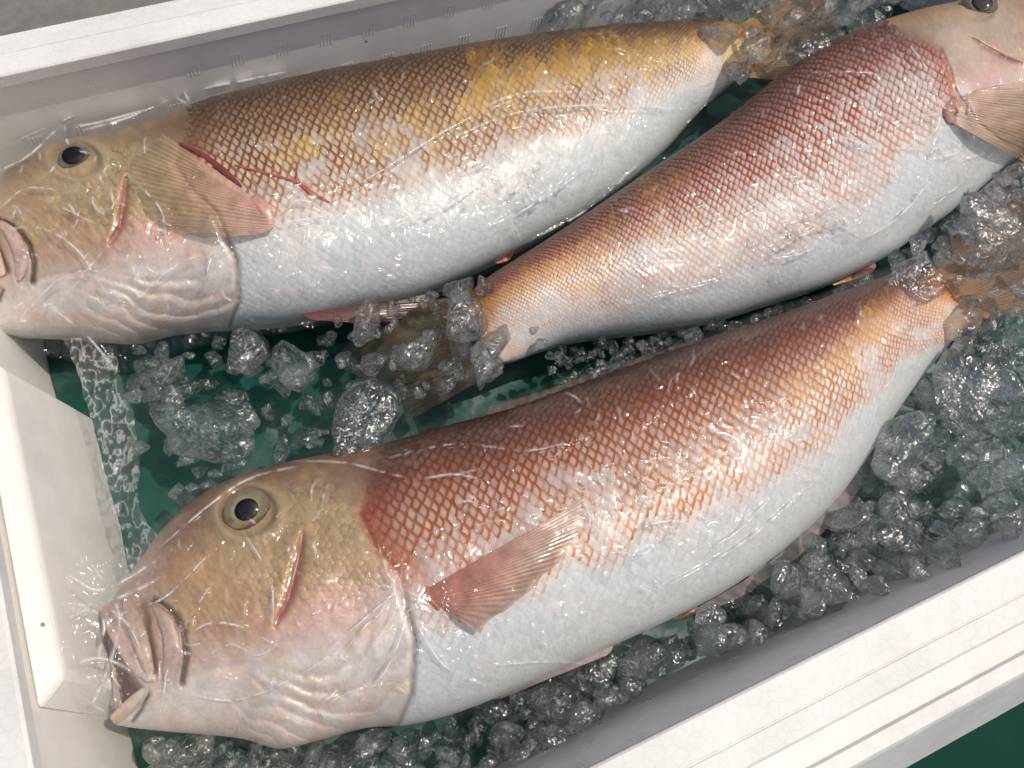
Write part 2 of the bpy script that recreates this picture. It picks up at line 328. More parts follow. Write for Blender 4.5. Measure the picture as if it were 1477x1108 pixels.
# ------------------------------------------------------------------ fish
RES = 2.0                                        # raster step in pixels of the height maps
class Fish: pass
def build_body(name, stations, zc, Tprof, aff, palette, seed, relief=1.0):
    """stations: pairs of (dorsal, ventral) outline pixels; aff maps photo pixels into head-feature space"""
    fi = Fish(); fi.relief = relief; fi.zc = zc; fi.seed = seed
    st = np.array(stations, float); NU, NV = 460, 140
    D = spline(st[:, 0], NU); W = spline(st[:, 1], NU)
    s = np.linspace(0, 1, NU); ph = np.linspace(-math.pi/2, math.pi/2, NV); vv = np.sin(ph)
    tz = np.interp(s, *zip(*Tprof))
    PX = (D[:, None]*(1+vv)[None, :, None]+W[:, None]*(1-vv)[None, :, None])/2
    x, y = PX[..., 0], PX[..., 1]
    hw = np.hypot(*(D-W).T)/2
    mid = P((D[:, 0]+W[:, 0])/2, (D[:, 1]+W[:, 1])/2, np.full(NU, zc)); view = mid-CAM
    dw = P(D[:, 0], D[:, 1], np.full(NU, zc))-P(W[:, 0], W[:, 1], np.full(NU, zc)); half = np.linalg.norm(dw, axis=1)/2
    dn = dw/np.linalg.norm(dw, axis=1)[:, None]
    tanv = (view*dn).sum(1)/(-view[:, 2])
    kk = tz*np.sin(np.arctan(tz/half*tanv))
    z = zc+kk[:, None]*vv[None]+tz[:, None]*np.cos(ph)[None]**.92
    # the snout and the tail end close smoothly
    fi.x, fi.y, fi.s, fi.vv, fi.hw, fi.D, fi.W, fi.tz, fi.kk = x, y, s, vv, hw, D, W, tz, kk
    hx = aff[0, 0]*x+aff[0, 1]*y+aff[0, 2]; hy = aff[1, 0]*x+aff[1, 1]*y+aff[1, 2]
    fi.hx, fi.hy = hx, hy; fi.aff = aff
    w = (vv[None]+1)/2+0*x
    dz, colr = skin(fi, hx, hy, x, y, s[:, None]+0*x, w, palette)
    edge = np.cos(ph)[None]**.5; fi.zraw = z.copy()
    z = z+dz*edge*relief
    fi.z = z; fi.w = w; fi.color = colr
    top = P(x, y, z)
    fi.root = empty(name, (float(mid[NU//2, 0]), float(mid[NU//2, 1]), .02))
    # underside
    NB = 16; pb = np.linspace(-math.pi/2, math.pi/2, NB)[1:-1]; vb = np.sin(pb)
    rimz = zc+kk[:, None]*vb[None]
    xb = (D[:, None, 0]*(1+vb)+W[:, None, 0]*(1-vb))/2; yb = (D[:, None, 1]*(1+vb)+W[:, None, 1]*(1-vb))/2
    bot = P(xb, yb, rimz); bot[..., 2] -= (tz[:, None]*.8)*np.cos(pb)[None]
    ring = np.concatenate([top, bot[:, ::-1]], 1); M = ring.shape[1]
    cb = np.concatenate([colr, np.repeat(colr[:, :1], NB-2, 1)], 1)
    v = ring.reshape(-1, 3); i = np.arange(NU-1)[:, None]*M; j = np.arange(M)[None]; j2 = (j+1) % M
    f = np.stack([i+j, i+j2, i+M+j2, i+M+j], -1).reshape(-1, 4)
    if np.cross(top[200, 71]-top[200, 70], top[201, 70]-top[200, 70])[2] < 0: f = f[:, ::-1]
    c0 = len(v); v = np.vstack([v, ring[0].mean(0), ring[-1].mean(0)]); cc = np.vstack([cb.reshape(-1, 3), cb[0].mean(0), cb[-1].mean(0)])
    fl = f.tolist(); fl += [[c0, k, (k+1) % M] for k in range(M)]+[[c0+1, (NU-1)*M+(k+1) % M, (NU-1)*M+k] for k in range(M)]
    fi.body = mesh('body', v, fl, MAT_SKIN, fi.root, cc)
    # height map in pixels
    fi.x0, fi.y0 = math.floor(x.min())-160, math.floor(y.min())-160
    nx, ny = int((x.max()-fi.x0+160)/RES)+1, int((y.max()-fi.y0+160)/RES)+1
    zm = np.full((nx, ny), -1.0)
    def up(a):
        a = np.concatenate([np.stack([a[:-1]*(1-t)+a[1:]*t for t in (0, .33, .66)], 1).reshape(-1, a.shape[1]), a[-1:]])
        return np.stack([a[:, :-1]*(1-t)+a[:, 1:]*t for t in (0, .25, .5, .75)], 2).reshape(a.shape[0], -1)
    X2, Y2, Z2 = up(x), up(y), up(z)
    np.maximum.at(zm, (((X2-fi.x0)/RES).astype(int), ((Y2-fi.y0)/RES).astype(int)), Z2)
    fi.inside = zm > -.5; base = zc-.02
    zz = np.where(fi.inside, zm, base)
    for k in (24, 14, 8, 5, 3):
        b = blur(np.where(fi.inside, zm, zz), k); zz = np.where(fi.inside, zm, np.minimum(b, zc+.01))
    fi.zm = zz
    return fi
def zlook(fi, x, y):
    gx = np.clip((np.asarray(x)-fi.x0)/RES, 0, fi.zm.shape[0]-2); gy = np.clip((np.asarray(y)-fi.y0)/RES, 0, fi.zm.shape[1]-2)
    i, j = gx.astype(int), gy.astype(int); a, b = gx-i, gy-j; z = fi.zm
    return z[i, j]*(1-a)*(1-b)+z[i+1, j]*a*(1-b)+z[i, j+1]*(1-a)*b+z[i+1, j+1]*a*b

# head features, measured on the lowest fish of the photograph (its pixels are the feature space)
OPERC = [(548, 640), (515, 742), (540, 792), (572, 829), (584, 875), (597, 921), (592, 1000), (572, 1048)]
PREOP = [(437, 768), (429, 815), (416, 866), (396, 902)]
MAXIL = [(222, 866), (236, 874), (251, 887), (264, 910), (268, 945), (262, 985)]
MOUTH = [(120, 860), (150, 884), (176, 930), (200, 978), (213, 1000), (190, 1020), (166, 1040), (120, 1060)]
def skin(fi, hx, hy, x, y, s, w, pal):
    n1 = vn1.fbm(x/60+fi.seed, y/60); n2 = vn2.fbm(x/18, y/18+fi.seed); n3 = vn3.fbm(x/7, y/7)
    dz = np.zeros_like(x)
    # --- body colour; the brown back is darkened further as painted shade
    wl = w+.05*(n1-.5)+.6*smooth(.84, 1, s)*(1-w)
    C = [lin(c) for c in pal['body']]; K = pal['body_w']
    colr = np.stack([np.interp(wl, K, [c[k] for c in C]) for k in range(3)], -1)
    # --- head mask, in front of the gill-cover edge
    d, t, side = pdist(hx, hy, OPERC); head = np.where(side > 0, 1.0, 0.0)      # side>0: towards the snout
    head = np.where(hx > 640, 0, head); soft = np.where(head > .5, d, -d)
    hb = 4+26*smooth(.36, .08, t); hm = smooth(-hb, hb, soft+22*(n2-.5)*smooth(.4, .1, t))
    dz += .0013*smooth(-2, 10, soft)*smooth(70, 5, np.abs(soft))*smooth(.08, .3, t)   # raised rear edge of the gill cover
    dz -= .0016*np.exp(-(np.minimum(soft+5, 0)/5)**2)*(soft < 0)*smooth(14, 0, d)*smooth(.1, .3, t)
    slit = np.exp(-((soft+1.5)/3.2)**2)*smooth(.50, .62, t)*(hx < 640)*(.55+.6*n1)*(fi.relief > .9); dz -= .0024*slit
    # head colours: brown crown, tan cheek, pale throat
    lowline = 925-.12*(hx-300)-smooth(380, 560, hx)*70
    crown = smooth(60, -20, hy-(688+np.clip(420-hx, 0, 300)**1.35*.095))*1.0
    tan = lin(pal['cheek']); brown = lin(pal['crown']); pale = lin((220, 213, 208)); pink = lin(pal['gill'])
    hc = tan*np.ones(x.shape+(1,))
    a = smooth(-30, 55, hy-lowline+26*(n1-.5)+14*(n2-.5))[..., None]; hc = hc*(1-a)+pale*a
    a = (smooth(.55, .1, np.hypot((hx-470)/210, (hy-890)/120))*.85)[..., None]; hc = hc*(1-a)+pink*a
    a = (smooth(70, 5, np.abs(hy-lowline-4))*smooth(180, 300, hx)*.30)[..., None]; hc = hc*(1-a)+lin((214, 160, 150))*a
    a = crown[..., None]*.9; hc = hc*(1-a)+brown*a
    a = smooth(265, 200, hx-(hy-900)*.1)[..., None]*smooth(1040, 960, hy)[..., None]*.8; hc = hc*(1-a)+lin((196, 160, 148))*a
    hc = hc*(.80+.34*n2+.16*(n1-.5)*2+.16*(n3-.5))[..., None]
    gold = smooth(.5, .75, vn3.fbm(hx/22, hy/22, 4))[..., None]*.22*(1-a); hc = hc*(1-gold)+lin((196, 160, 92))*gold
    rosy = smooth(.5, .75, vn1.fbm(hx/48+9, hy/48))[..., None]*.4; hc = hc*(1-rosy)+hc*np.array([1.12, .84, .80])*rosy
    # small raised cheek scales as fine relief
    chk = vn2.fbm((hx*.8-hy*.6)/5.0, (hx*.6+hy*.8)/9.0, 2); dz += .0011*hm*(chk-.5)*smooth(60, -40, hy-lowline)*smooth(700, 760, hy); hc = hc*(1+.28*(chk-.5)*smooth(60, -40, hy-lowline))[..., None]
    # gill-ray folds under the gill cover
    cxr, cyr = 395, 800; r = np.hypot(hx-cxr, (hy-cyr)*.93); ang = np.degrees(np.arctan2(hy-cyr, hx-cxr))
    fold = smooth(30, 45, ang)*smooth(112, 80, ang)*smooth(150, 170, r)*smooth(300, 265, r)*hm
    rw = r+14*np.sin(ang/17)+46*(n1-.5)+.25*(ang-70); wav = (rw/(27+6*np.sin(ang/23))) % 1.0
    dz += fold*.0015*(np.abs(wav-.35)*-2+.7)*(.35+1.1*vn3.fbm(x/40, y/40))
    fc = (fold*smooth(.62, .95, wav)*.28)[..., None]; hc = hc*(1-fc)+lin((176, 148, 148))*fc
    # groove in front of the gill cover
    d, t, sd = pdist(hx, hy, PREOP); wd = 2.5+6*np.sin(np.clip(t, 0, 1)*math.pi)**.8
    dz -= .0034*np.exp(-(d/(wd*.75))**2)*hm; dz += .0007*np.exp(-((d-wd*1.6)/7)**2)*hm*smooth(-4, 4, sd)
    a = (np.exp(-(d/(wd*.9))**2)*.9*hm)[..., None]; hc = hc*(1-a)+(lin((150, 60, 75))*t[..., None]+lin((150, 110, 95))*(1-t[..., None]))*a
    a = (np.exp(-((d-wd*1.5)/7)**2)*(sd > 0)*.5*hm)[..., None]; hc = hc*(1-a)+lin((205, 160, 110))*a
    # jaw: plate, lips and open mouth
    d, t, sd = pdist(hx, hy, MAXIL)
    dz -= .0030*np.exp(-(d/5)**2)*hm; dz += .0028*smooth(14, 2, d)*smooth(0, 3, sd)*hm
    a = (np.exp(-(d/4.5)**2)*.85*hm)[..., None]; hc = hc*(1-a)+lin((72, 52, 44))*a
    d2, t2, s2 = pdist(hx, hy, [(206, 872), (214, 920), (222, 965)])
    dz -= .003*np.exp(-(d2/7)**2)*hm; a = (np.exp(-(d2/7)**2)*.75)[..., None]; hc = hc*(1-a)+lin((110, 78, 50))*a
    m = inpoly(hx, hy, MOUTH); dm, _, _ = pdist(hx, hy, MOUTH+MOUTH[:1]); cav = np.where(m, smooth(0, 14, dm), 0)
    dz -= .022*cav; a = cav[..., None]; hc = hc*(1-a)+lin((104, 62, 58))*(.55+.7*n2[..., None])*a
    d, t, sd = pdist(hx, hy, [(262, 985), (300, 968), (360, 958)]); dz -= .0012*np.exp(-(d/5)**2)*hm
    # lower-jaw line, eye socket
    d, t, sd = pdist(hx, hy, [(192, 1040), (204, 1024), (213, 1003)]); a = (np.exp(-(d/3.5)**2)*.9)[..., None]; hc = hc*(1-a)+lin((30, 30, 32))*a; dz -= .0015*np.exp(-(d/4)**2)
    e = np.hypot((hx-357)/46, (hy-737)/40); dz += .0020*np.exp(-((e-1.05)/.18)**2)-.0045*smooth(1.0, .75, e)
    a = (np.exp(-((e-.98)/.16)**2)*.55)[..., None]; hc = hc*(1-a)+lin((178, 160, 128))*a
    dz *= np.where(hm > 0, 1, 1)
    colr = colr*(1-hm[..., None])+hc*hm[..., None]
    a = np.clip(slit*.8, 0, 1)[..., None]; colr = colr*(1-a)+lin((116, 92, 84))*a  # shadow behind the gill cover painted into the slit
    colr = pal['extra'](colr, x, y, hx, hy, n1, n2) if 'extra' in pal else colr
    dz += .0010*(n1-.5)+.0003*(n2-.5)
    return dz, np.clip(colr, 0, .9)

def build_scales(fi, pal, size, vlo=-.93, single=300):
    s, hw, D, W = fi.s, fi.hw, fi.D, fi.W
    midp = (D+W)/2; a = np.concatenate([[0], np.cumsum(np.hypot(*(midp[1:]-midp[:-1]).T))]); L = a[-1]
    dphi = size[1]/190.0
    av = 0; k = 0; items = []
    r = np.random.default_rng(fi.seed+50)
    while av < L:
        h0 = float(np.interp(av, a, hw)); wpx = size[0]*max(.42, (h0/190.0)**.8)
        nrow = int(math.pi*.5/dphi)+1
        for j in range(-nrow, nrow+1):
            ph = (j+.5*(k % 2))*dphi
            v = math.sin(ph) if abs(ph) < math.pi/2 else 2
            if v < vlo or v > .985: continue
            aa = av-.22*h0*v
            if aa < 0 or aa > L*.997: continue
            ss = float(np.interp(aa, a, s)); items.append((ss, v, wpx, h0*dphi*max(.30, math.cos(ph))**.85, r.random(), r.random()))
        av += wpx*.5; k += 1
    it = np.array(items); ss, v = it[:, 0], it[:, 1]
    i = np.clip((ss*(len(s)-1)).astype(int), 0, len(s)-2)
    f = ss*(len(s)-1)-i
    Dp = D[i]*(1-f[:, None])+D[i+1]*f[:, None]; Wp = W[i]*(1-f[:, None])+W[i+1]*f[:, None]
    c = (Dp*(1+v)[:, None]+Wp*(1-v)[:, None])/2+r.normal(size=(len(v), 2))*it[:, 2:3]*.06
    hx = fi.aff[0, 0]*c[:, 0]+fi.aff[0, 1]*c[:, 1]+fi.aff[0, 2]; hy = fi.aff[1, 0]*c[:, 0]+fi.aff[1, 1]*c[:, 1]+fi.aff[1, 2]
    d, t, side = pdist(hx, hy, OPERC); keep = ~((side > 0) & (hx < 640)) & (d > 4+4*smooth(.4, .6, t))
    it, c, i, v, ss, d = it[keep], c[keep], i[keep], v[keep], ss[keep], d[keep]
    n = len(c); tang = midp[np.minimum(i+2, len(midp)-1)]-midp[np.maximum(i-2, 0)]; tang /= np.hypot(*tang.T)[:, None]
    cross = D[i]-W[i]; cross /= np.hypot(*cross.T)[:, None]; cross = cross-.22*tang; cross /= np.hypot(*cross.T)[:, None]
    jit = np.exp(r.normal(size=(n, 2))*.08); wpx, hpx = it[:, 2]*jit[:, 0], it[:, 3]*jit[:, 1]; w = (v+1)/2
    small = smooth(0, 50, d)*.45+.55; wpx, hpx = wpx*small, hpx*small
    ang = np.radians(np.arange(8)*45.0)
    # rhombus with bulging tail side; ring coordinates (along body, across body)
    px_ = np.cos(ang)*np.where(np.abs(np.sin(ang)) < .1, 1.0, .92); py_ = np.sin(ang)*np.where(np.abs(np.cos(ang)) < .1, 1.06, .80)
    def ring(rad):
        return c[:, None]+tang[:, None]*(px_[None, :, None]*(wpx[:, None, None]*.60*rad))+cross[:, None]*(py_[None, :, None]*(hpx[:, None, None]*.60*rad))
    pts = np.concatenate([c[:, None], ring(.40), ring(.68), ring(1.0)], 1)
    lift = np.concatenate([[.0], px_*.42, px_*.74, px_])[None]*(wpx*.00034*(.025+.15*smooth(.35, .6, w)))[:, None]
    dome = np.concatenate([[.00016], np.full(8, .00012), np.full(8, .00002), np.full(8, -.00018)])[None]*(wpx/13.0*(.35+.65*smooth(.35, .6, w)))[:, None]
    zz = zlook(fi, pts[..., 0], pts[..., 1])+lift+dome+.00022
    co = P(pts[..., 0], pts[..., 1], zz)
    cc, ce = pal['scale'](fi, c[:, 0], c[:, 1], ss, np.clip(w+.6*smooth(.84, 1, ss)*(1-w), 0, 1), it[:, 4], it[:, 5])
    cj = np.clip(((np.arcsin(np.clip(v, -1, 1))/math.pi+.5)*(fi.color.shape[1]-1)).astype(int), 0, fi.color.shape[1]-1); own = fi.color[i, cj]
    bl = (smooth(75, 8, d)*.85*smooth(.1, .5, w))[:, None]; cc = cc*(1-bl)+own*1.05*bl; ce = ce*(1-bl)+own*.8*bl      # scales fade into the naked head
    cc = np.clip(cc, 0, .9); ce = np.clip(ce, 0, .9)
    # pigment sits in the rims; painted overlap shadow broadens the tail and belly side
    rimw = np.clip(.68+.26*px_-.22*py_, .2, 1)[None, :, None]*(.7+.6*it[:, 4])[:, None, None]; rimw = np.clip(rimw*np.clip(.1+.9*wpx/13.0, .35, 1)[:, None, None], 0, 1)
    colr = np.concatenate([cc[:, None], np.repeat((cc*.9+ce*.1)[:, None], 8, 1), (ce[:, None]*rimw+cc[:, None]*(1-rimw)), np.repeat(ce[:, None], 8, 1)], 1)
    # leading side lies under the scale in front
    tri = [[0, 1+k, 1+(k+1) % 8] for k in range(8)]
    for k in range(8): q = (k+1) % 8; tri += [[1+k, 9+k, 9+q], [1+k, 9+q, 1+q], [9+k, 17+k, 17+q], [9+k, 17+q, 9+q]]
    tri = np.array(tri)
    a0, b0, c0 = co[n//2][tri[0][0]], co[n//2][tri[0][1]], co[n//2][tri[0][2]]
    if np.cross(b0-a0, c0-a0)[2] < 0: tri = tri[:, ::-1]
    inframe = (c[:, 0] > 5) & (c[:, 0] < 1472) & (c[:, 1] > 5) & (c[:, 1] < 1103)
    order = np.argsort(-(wpx*hpx*inframe)); big = order[:single]; rest = order[single:]
    for q in big: mesh('scale', co[q]-parent_origin(fi.body), tri, MAT_SCALE, fi.body, colr[q], world_co=False)
    fr = (tri[None]+(np.arange(len(rest))*25)[:, None, None]).reshape(-1, 3)
    o = mesh('scale_cover', co[rest].reshape(-1, 3), fr, MAT_SCALE, fi.body, colr[rest].reshape(-1, 3)); o['kind'] = 'stuff'
    return n

def head_scales(fi, pal, poly, step=10.5):
    """round raised scales on the gill cover, in feature space"""
    poly = np.array(poly, float); inv = np.linalg.inv(np.vstack([fi.aff, [0, 0, 1]])); C = []
    k = 0
    for yy in np.arange(poly[:, 1].min(), poly[:, 1].max(), step*.86):
        for xx in np.arange(poly[:, 0].min(), poly[:, 0].max(), step): C.append((xx+(k % 2)*step/2+random.uniform(-2, 2), yy+random.uniform(-2, 2)))
        k += 1
    C = np.array(C); C = C[inpoly(C[:, 0], C[:, 1], poly)]
    V, Fc, K = [], [], []; sc = math.sqrt(abs(np.linalg.det(inv[:2, :2])))
    for q in C:
        c = inv[:2, :2]@q+inv[:2, 2]; r0 = step*.70*sc*random.uniform(.8, 1.2); b = len(V)
        dp, _, _ = pdist(np.array([q[0]]), np.array([q[1]]), PREOP)
        db, _, _ = pdist(np.array([q[0]]), np.array([q[1]]), np.vstack([poly, poly[:1]]))
        if dp[0] < 12 or random.random() > .25+db[0]/26: continue
        kk = np.argmin((fi.x-c[0])**2+(fi.y-c[1])**2); base = (fi.color.reshape(-1, 3)[kk]*.75+lin(pal['headscale'])*.25)*random.uniform(.97, 1.15); ed = base*.82; fade = min(1, db[0]/30)
        p = [(c[0], c[1], .0009)]+[(c[0]+r0*.65*math.cos(t*.785), c[1]+r0*.65*math.sin(t*.785), .0007) for t in range(8)]+[(c[0]+r0*math.cos(t*.785), c[1]+r0*math.sin(t*.785), -.0001) for t in range(8)]
        p = np.array(p); z = zlook(fi, p[:, 0], p[:, 1])+p[:, 2]*(.16+.22*fade)+(p[:, 0]-c[0])/r0*.00012*(-1 if fi.aff[0, 0] < 0 else 1); V += P(p[:, 0], p[:, 1], z).tolist(); K += [base]+[base]*8+[ed]*8
        for t in range(8): u = (t+1) % 8; Fc += [[b, b+1+u, b+1+t], [b+1+t, b+9+u, b+9+t], [b+1+t, b+1+u, b+9+u]]
    V = np.array(V)
    if np.cross(V[Fc[0][1]]-V[Fc[0][0]], V[Fc[0][2]]-V[Fc[0][0]])[2] < 0: Fc = [x[::-1] for x in Fc]
    o = mesh('cheek_scale_cover', V, Fc, MAT_SCALE, fi.body, np.array(K)); o['kind'] = 'stuff'

def zraw(fi, x, y):
    k = np.argmin((fi.x-x)**2+(fi.y-y)**2); return float(fi.zraw.ravel()[k])
def tube(name, fi, pts, rads, lift, c0, c1, parent=None, flat=.55, mat=None):
    """fleshy strip lying on the fish: pixels, pixel radii, lift in metres"""
    p = spline(pts, 26); r = np.interp(np.linspace(0, 1, 26), np.linspace(0, 1, len(rads)), rads); lf = np.interp(np.linspace(0, 1, 26), np.linspace(0, 1, len(lift)), lift)
    r = r*np.clip(np.sin(np.linspace(.04, .96, 26)*math.pi)*3.2, 0, 1)**.5
    tg = np.gradient(p, axis=0); tg /= np.hypot(*tg.T)[:, None]; nr = np.stack([-tg[:, 1], tg[:, 0]], 1)
    an = np.linspace(0, 2*math.pi, 15)[:-1]
    z0 = lf; m = .00034
    X = p[:, None, 0]+nr[:, None, 0]*np.cos(an)*r[:, None]; Y = p[:, None, 1]+nr[:, None, 1]*np.cos(an)*r[:, None]
    Z = z0[:, None]+np.sin(an)*r[:, None]*m*flat+.0006*(vn3.fbm(X/6, Y/6)-.5)
    co = P(X, Y, Z); v = co.reshape(-1, 3); M = 14
    i = np.arange(25)[:, None]*M; j = np.arange(M)[None]; f = np.stack([i+j, i+(j+1) % M, i+M+(j+1) % M, i+M+j], -1).reshape(-1, 4)
    q = f[3*1]
    if np.cross(v[f[3][1]]-v[f[3][0]], v[f[3][2]]-v[f[3][0]])@(v[f[3][0]]-co[0].mean(0)) < 0: f = f[:, ::-1]
    fl = f.tolist()+[list(range(M)), [25*M+k for k in range(M)]]
    t = np.linspace(0, 1, 26)[:, None, None]; K = (lin(c0)*(1-t)+lin(c1)*t)*(.55+.5*vn2.fbm(X/9, Y/9)[..., None]+.45*vn3.fbm(an[None]*2.2+0*X, p[:, 1][:, None]/26+0*X)[..., None])
    return mesh(name, v, fl, mat or MAT_SKIN, parent or fi.root, K.reshape(-1, 3))

def fin(name, fi, base, tip, z_base, z_tip, cbase, ctip, rays, alpha=(1, .8), bow=.004, parent=None, rag=6, nr=0, zadd=None, amp=.00008, con=.10):
    """ray-ribbed membrane between two pixel curves"""
    n, m = 46, rays*5+1
    b = spline(base, m); t = spline(tip, m); u = np.linspace(0, 1, n)[:, None]; r = np.linspace(0, 1, m)[None]
    rr = (r*rays) % 1.0; rib_ = np.cos(rr*2*math.pi)
    jag = rag*(vn1(r*rays*1.0, 3.3+0*r)-.5)*2
    dirv = (t-b); ln = np.hypot(*dirv.T)[None]; e = 1+jag/ln
    X = b[None, :, 0]+dirv[None, :, 0]*u*e; Y = b[None, :, 1]+dirv[None, :, 1]*u*e
    if zadd is None: Z = z_base+(z_tip-z_base)*u+0*r
    else: Z = zlook(fi, X, Y)+np.interp(u, [0, 1], zadd)+0*r
    Z = Z+bow*np.sin(u*math.pi)*1.0+amp*rib_*(1-.3*u)
    co = P(X, Y, Z); v = co.reshape(-1, 3); f = up_faces(v, gridfaces(n, m))
    K = lin(cbase)*(1-u[..., None]**.8)+lin(ctip)*u[..., None]**.8
    K = K*(1+(con*rib_*(.2+1.6*vn3(r*rays*.7, u*3)))[..., None]+.7*(vn2.fbm(X/14, Y/14)[..., None]-.5))
    A = (alpha[0]*(1-u)+alpha[1]*u)*(.88+.12*rib_)
    return mesh(name, v, f, MAT_FIN, parent or fi.root, np.concatenate([np.clip(K, 0, .9), A[..., None]], -1).reshape(-1, 4))

def eye(fi, c, r, iris=((196, 184, 146), (158, 142, 96)), tilt=(0, 0), pup=(.52, .48), sub=0):
    z0 = float(zlook(fi, c[0], c[1])); o = P(c[0], c[1], z0); m = pxm(o); R_ = r*m
    e = empty('eye', (0, 0, 0)); e.parent = fi.root; e.location = Vector(o-parent_origin(fi.root))
    nrm = unit(unit(CAM-o)*.35+np.array([0, 0, 1.0])+np.array([tilt[0], tilt[1], 0])); q = Vector(nrm).to_track_quat('Z', 'Y').to_matrix()
    def cap(name, prof, mat, colf):
        V, K = [], []; n = 32
        for (rad, h) in prof:
            for k in range(n):
                a = k/n*2*math.pi; V.append(q@Vector((rad*R_*math.cos(a), rad*R_*math.sin(a)*.93, h*R_))); K.append(colf(rad, a))
        f = [[i*n+k, i*n+(k+1) % n, (i+1)*n+(k+1) % n, (i+1)*n+k] for i in range(len(prof)-1) for k in range(n)]+[[(len(prof)-1)*n+k for k in range(n)]]
        return mesh(name, np.array([list(v) for v in V]), f, mat, e, np.array(K), world_co=False)
    def ic(rad, a):
        g = vn1(rad*9, a*3); base = lin(iris[0])*(1-g)+lin(iris[1])*g
        if rad > .86: base = base*.5+lin((196, 188, 170))*.5
        if rad < .62: base = base*.4+lin((215, 195, 140))*.6
        return base
    cap('iris', [(1.08, -.30), (1.02, .02), (.93, .13), (.82, .20), (.70, .235), (.60, .245), (.5, .24), (.3, .23)], MAT_SKIN, ic)
    cap('pupil', [(pup[0], .245), (pup[0]*.95, .268), (pup[0]*.6, .28), (.1, .285)], MAT_PUPIL, lambda r_, a: (0, 0, 0))
    cap('cornea', [(1.04, -.05), (1.0, .14), (.9, .30), (.72, .44), (.5, .52), (.25, .56), (.08, .57)], MAT_CORNEA, lambda r_, a: (1, 1, 1))
    return e

def film(fi, label, clip, ridges, drop=.02, seed=0, mat=None, extra=None, rough=.0016):
    nx, ny = fi.zm.shape; gx, gy = np.meshgrid(fi.x0+np.arange(nx)*RES, fi.y0+np.arange(ny)*RES, indexing='ij')
    z = np.maximum(blur(fi.zm, 5), fi.zm)+.0016
    z = np.maximum(blur(z, 1.6), fi.zm+.0011)
    z = z+rough*1.3*np.abs(vn1.fbm(gx/52+seed, gy/40, 2)-.5)*2+.0007*(vn2.fbm(gx/16, gy/16+seed, 2))
    # stretched creases in places
    st = vn3.fbm(gx/90, gy/90+seed, 2); th = vn2.fbm(gx/160+seed, gy/160)*6.28
    wv = np.sin((gx*np.cos(th)+gy*np.sin(th))/5.5+7*vn1.fbm(gx/40, gy/40)); z = z+.00045*np.maximum(wv, 0)**3*smooth(.5, .68, st)
    glint = np.zeros_like(z)
    wx, wy = 26*(vn1.fbm(gx/30, gy/30, 2)-.5), 26*(vn2.fbm(gx/30, gy/30, 2)-.5)
    rn = 1-np.abs(2*vn3.fbm((gx+wx)/15+seed, (gy+wy)/15, 1)-1); pat = smooth(.48, .66, vn2.fbm(gx/75+3*seed, gy/75, 2))
    z = z+.0011*smooth(.72, 1, rn)*pat+.00035*vn1((gx+wy)/6, (gy+wx)/6)*(.3+pat)
    for poly, h, wd in ridges:
        pl = spline(poly, 30); lo = pl.min(0)-12; hi = pl.max(0)+12
        i0, i1 = max(0, int((lo[0]-fi.x0)/RES)), min(nx, int((hi[0]-fi.x0)/RES)+1); j0, j1 = max(0, int((lo[1]-fi.y0)/RES)), min(ny, int((hi[1]-fi.y0)/RES)+1)
        if i1 <= i0 or j1 <= j0: continue
        d, t, _ = pdist(gx[i0:i1, j0:j1], gy[i0:i1, j0:j1], pl); big = h >= .001; pr = np.sin(np.clip(t, .02, .98)*math.pi)**.5
        z[i0:i1, j0:j1] += (2.4 if big else 1.9)*h*np.exp(-(d/wd)**2)*pr
        glint[i0:i1, j0:j1] = np.maximum(glint[i0:i1, j0:j1], np.exp(-(d/(wd*.5))**2)*pr*(min(1, h/.0015) if big else .35)*smooth(.3, .65, vn3.fbm(gx[i0:i1, j0:j1]/12, gy[i0:i1, j0:j1]/12)))  # white glint painted along the ridge
    if extra is not None: z = extra(z, gx, gy)
    m = inpoly(gx, gy, clip); fade = smooth(.5, .95, blur(m.astype(float), 4))
    idx = -np.ones((nx, ny), int); q = m[:-1, :-1] & m[1:, :-1] & m[:-1, 1:] & m[1:, 1:]
    used = np.zeros_like(m); used[:-1, :-1] |= q; used[1:, :-1] |= q; used[:-1, 1:] |= q; used[1:, 1:] |= q
    idx[used] = np.arange(used.sum()); v = P(gx[used], gy[used], z[used])
    f = np.stack([idx[:-1, :-1][q], idx[1:, :-1][q], idx[1:, 1:][q], idx[:-1, 1:][q]], 1); f = up_faces(v, f)
    cv = glint[used]; o = mesh('plastic_film', v, f, mat or MAT_FILM, None, np.stack([cv*fade[used], fade[used], cv], 1))
    return tag(o, label, 'plastic film')

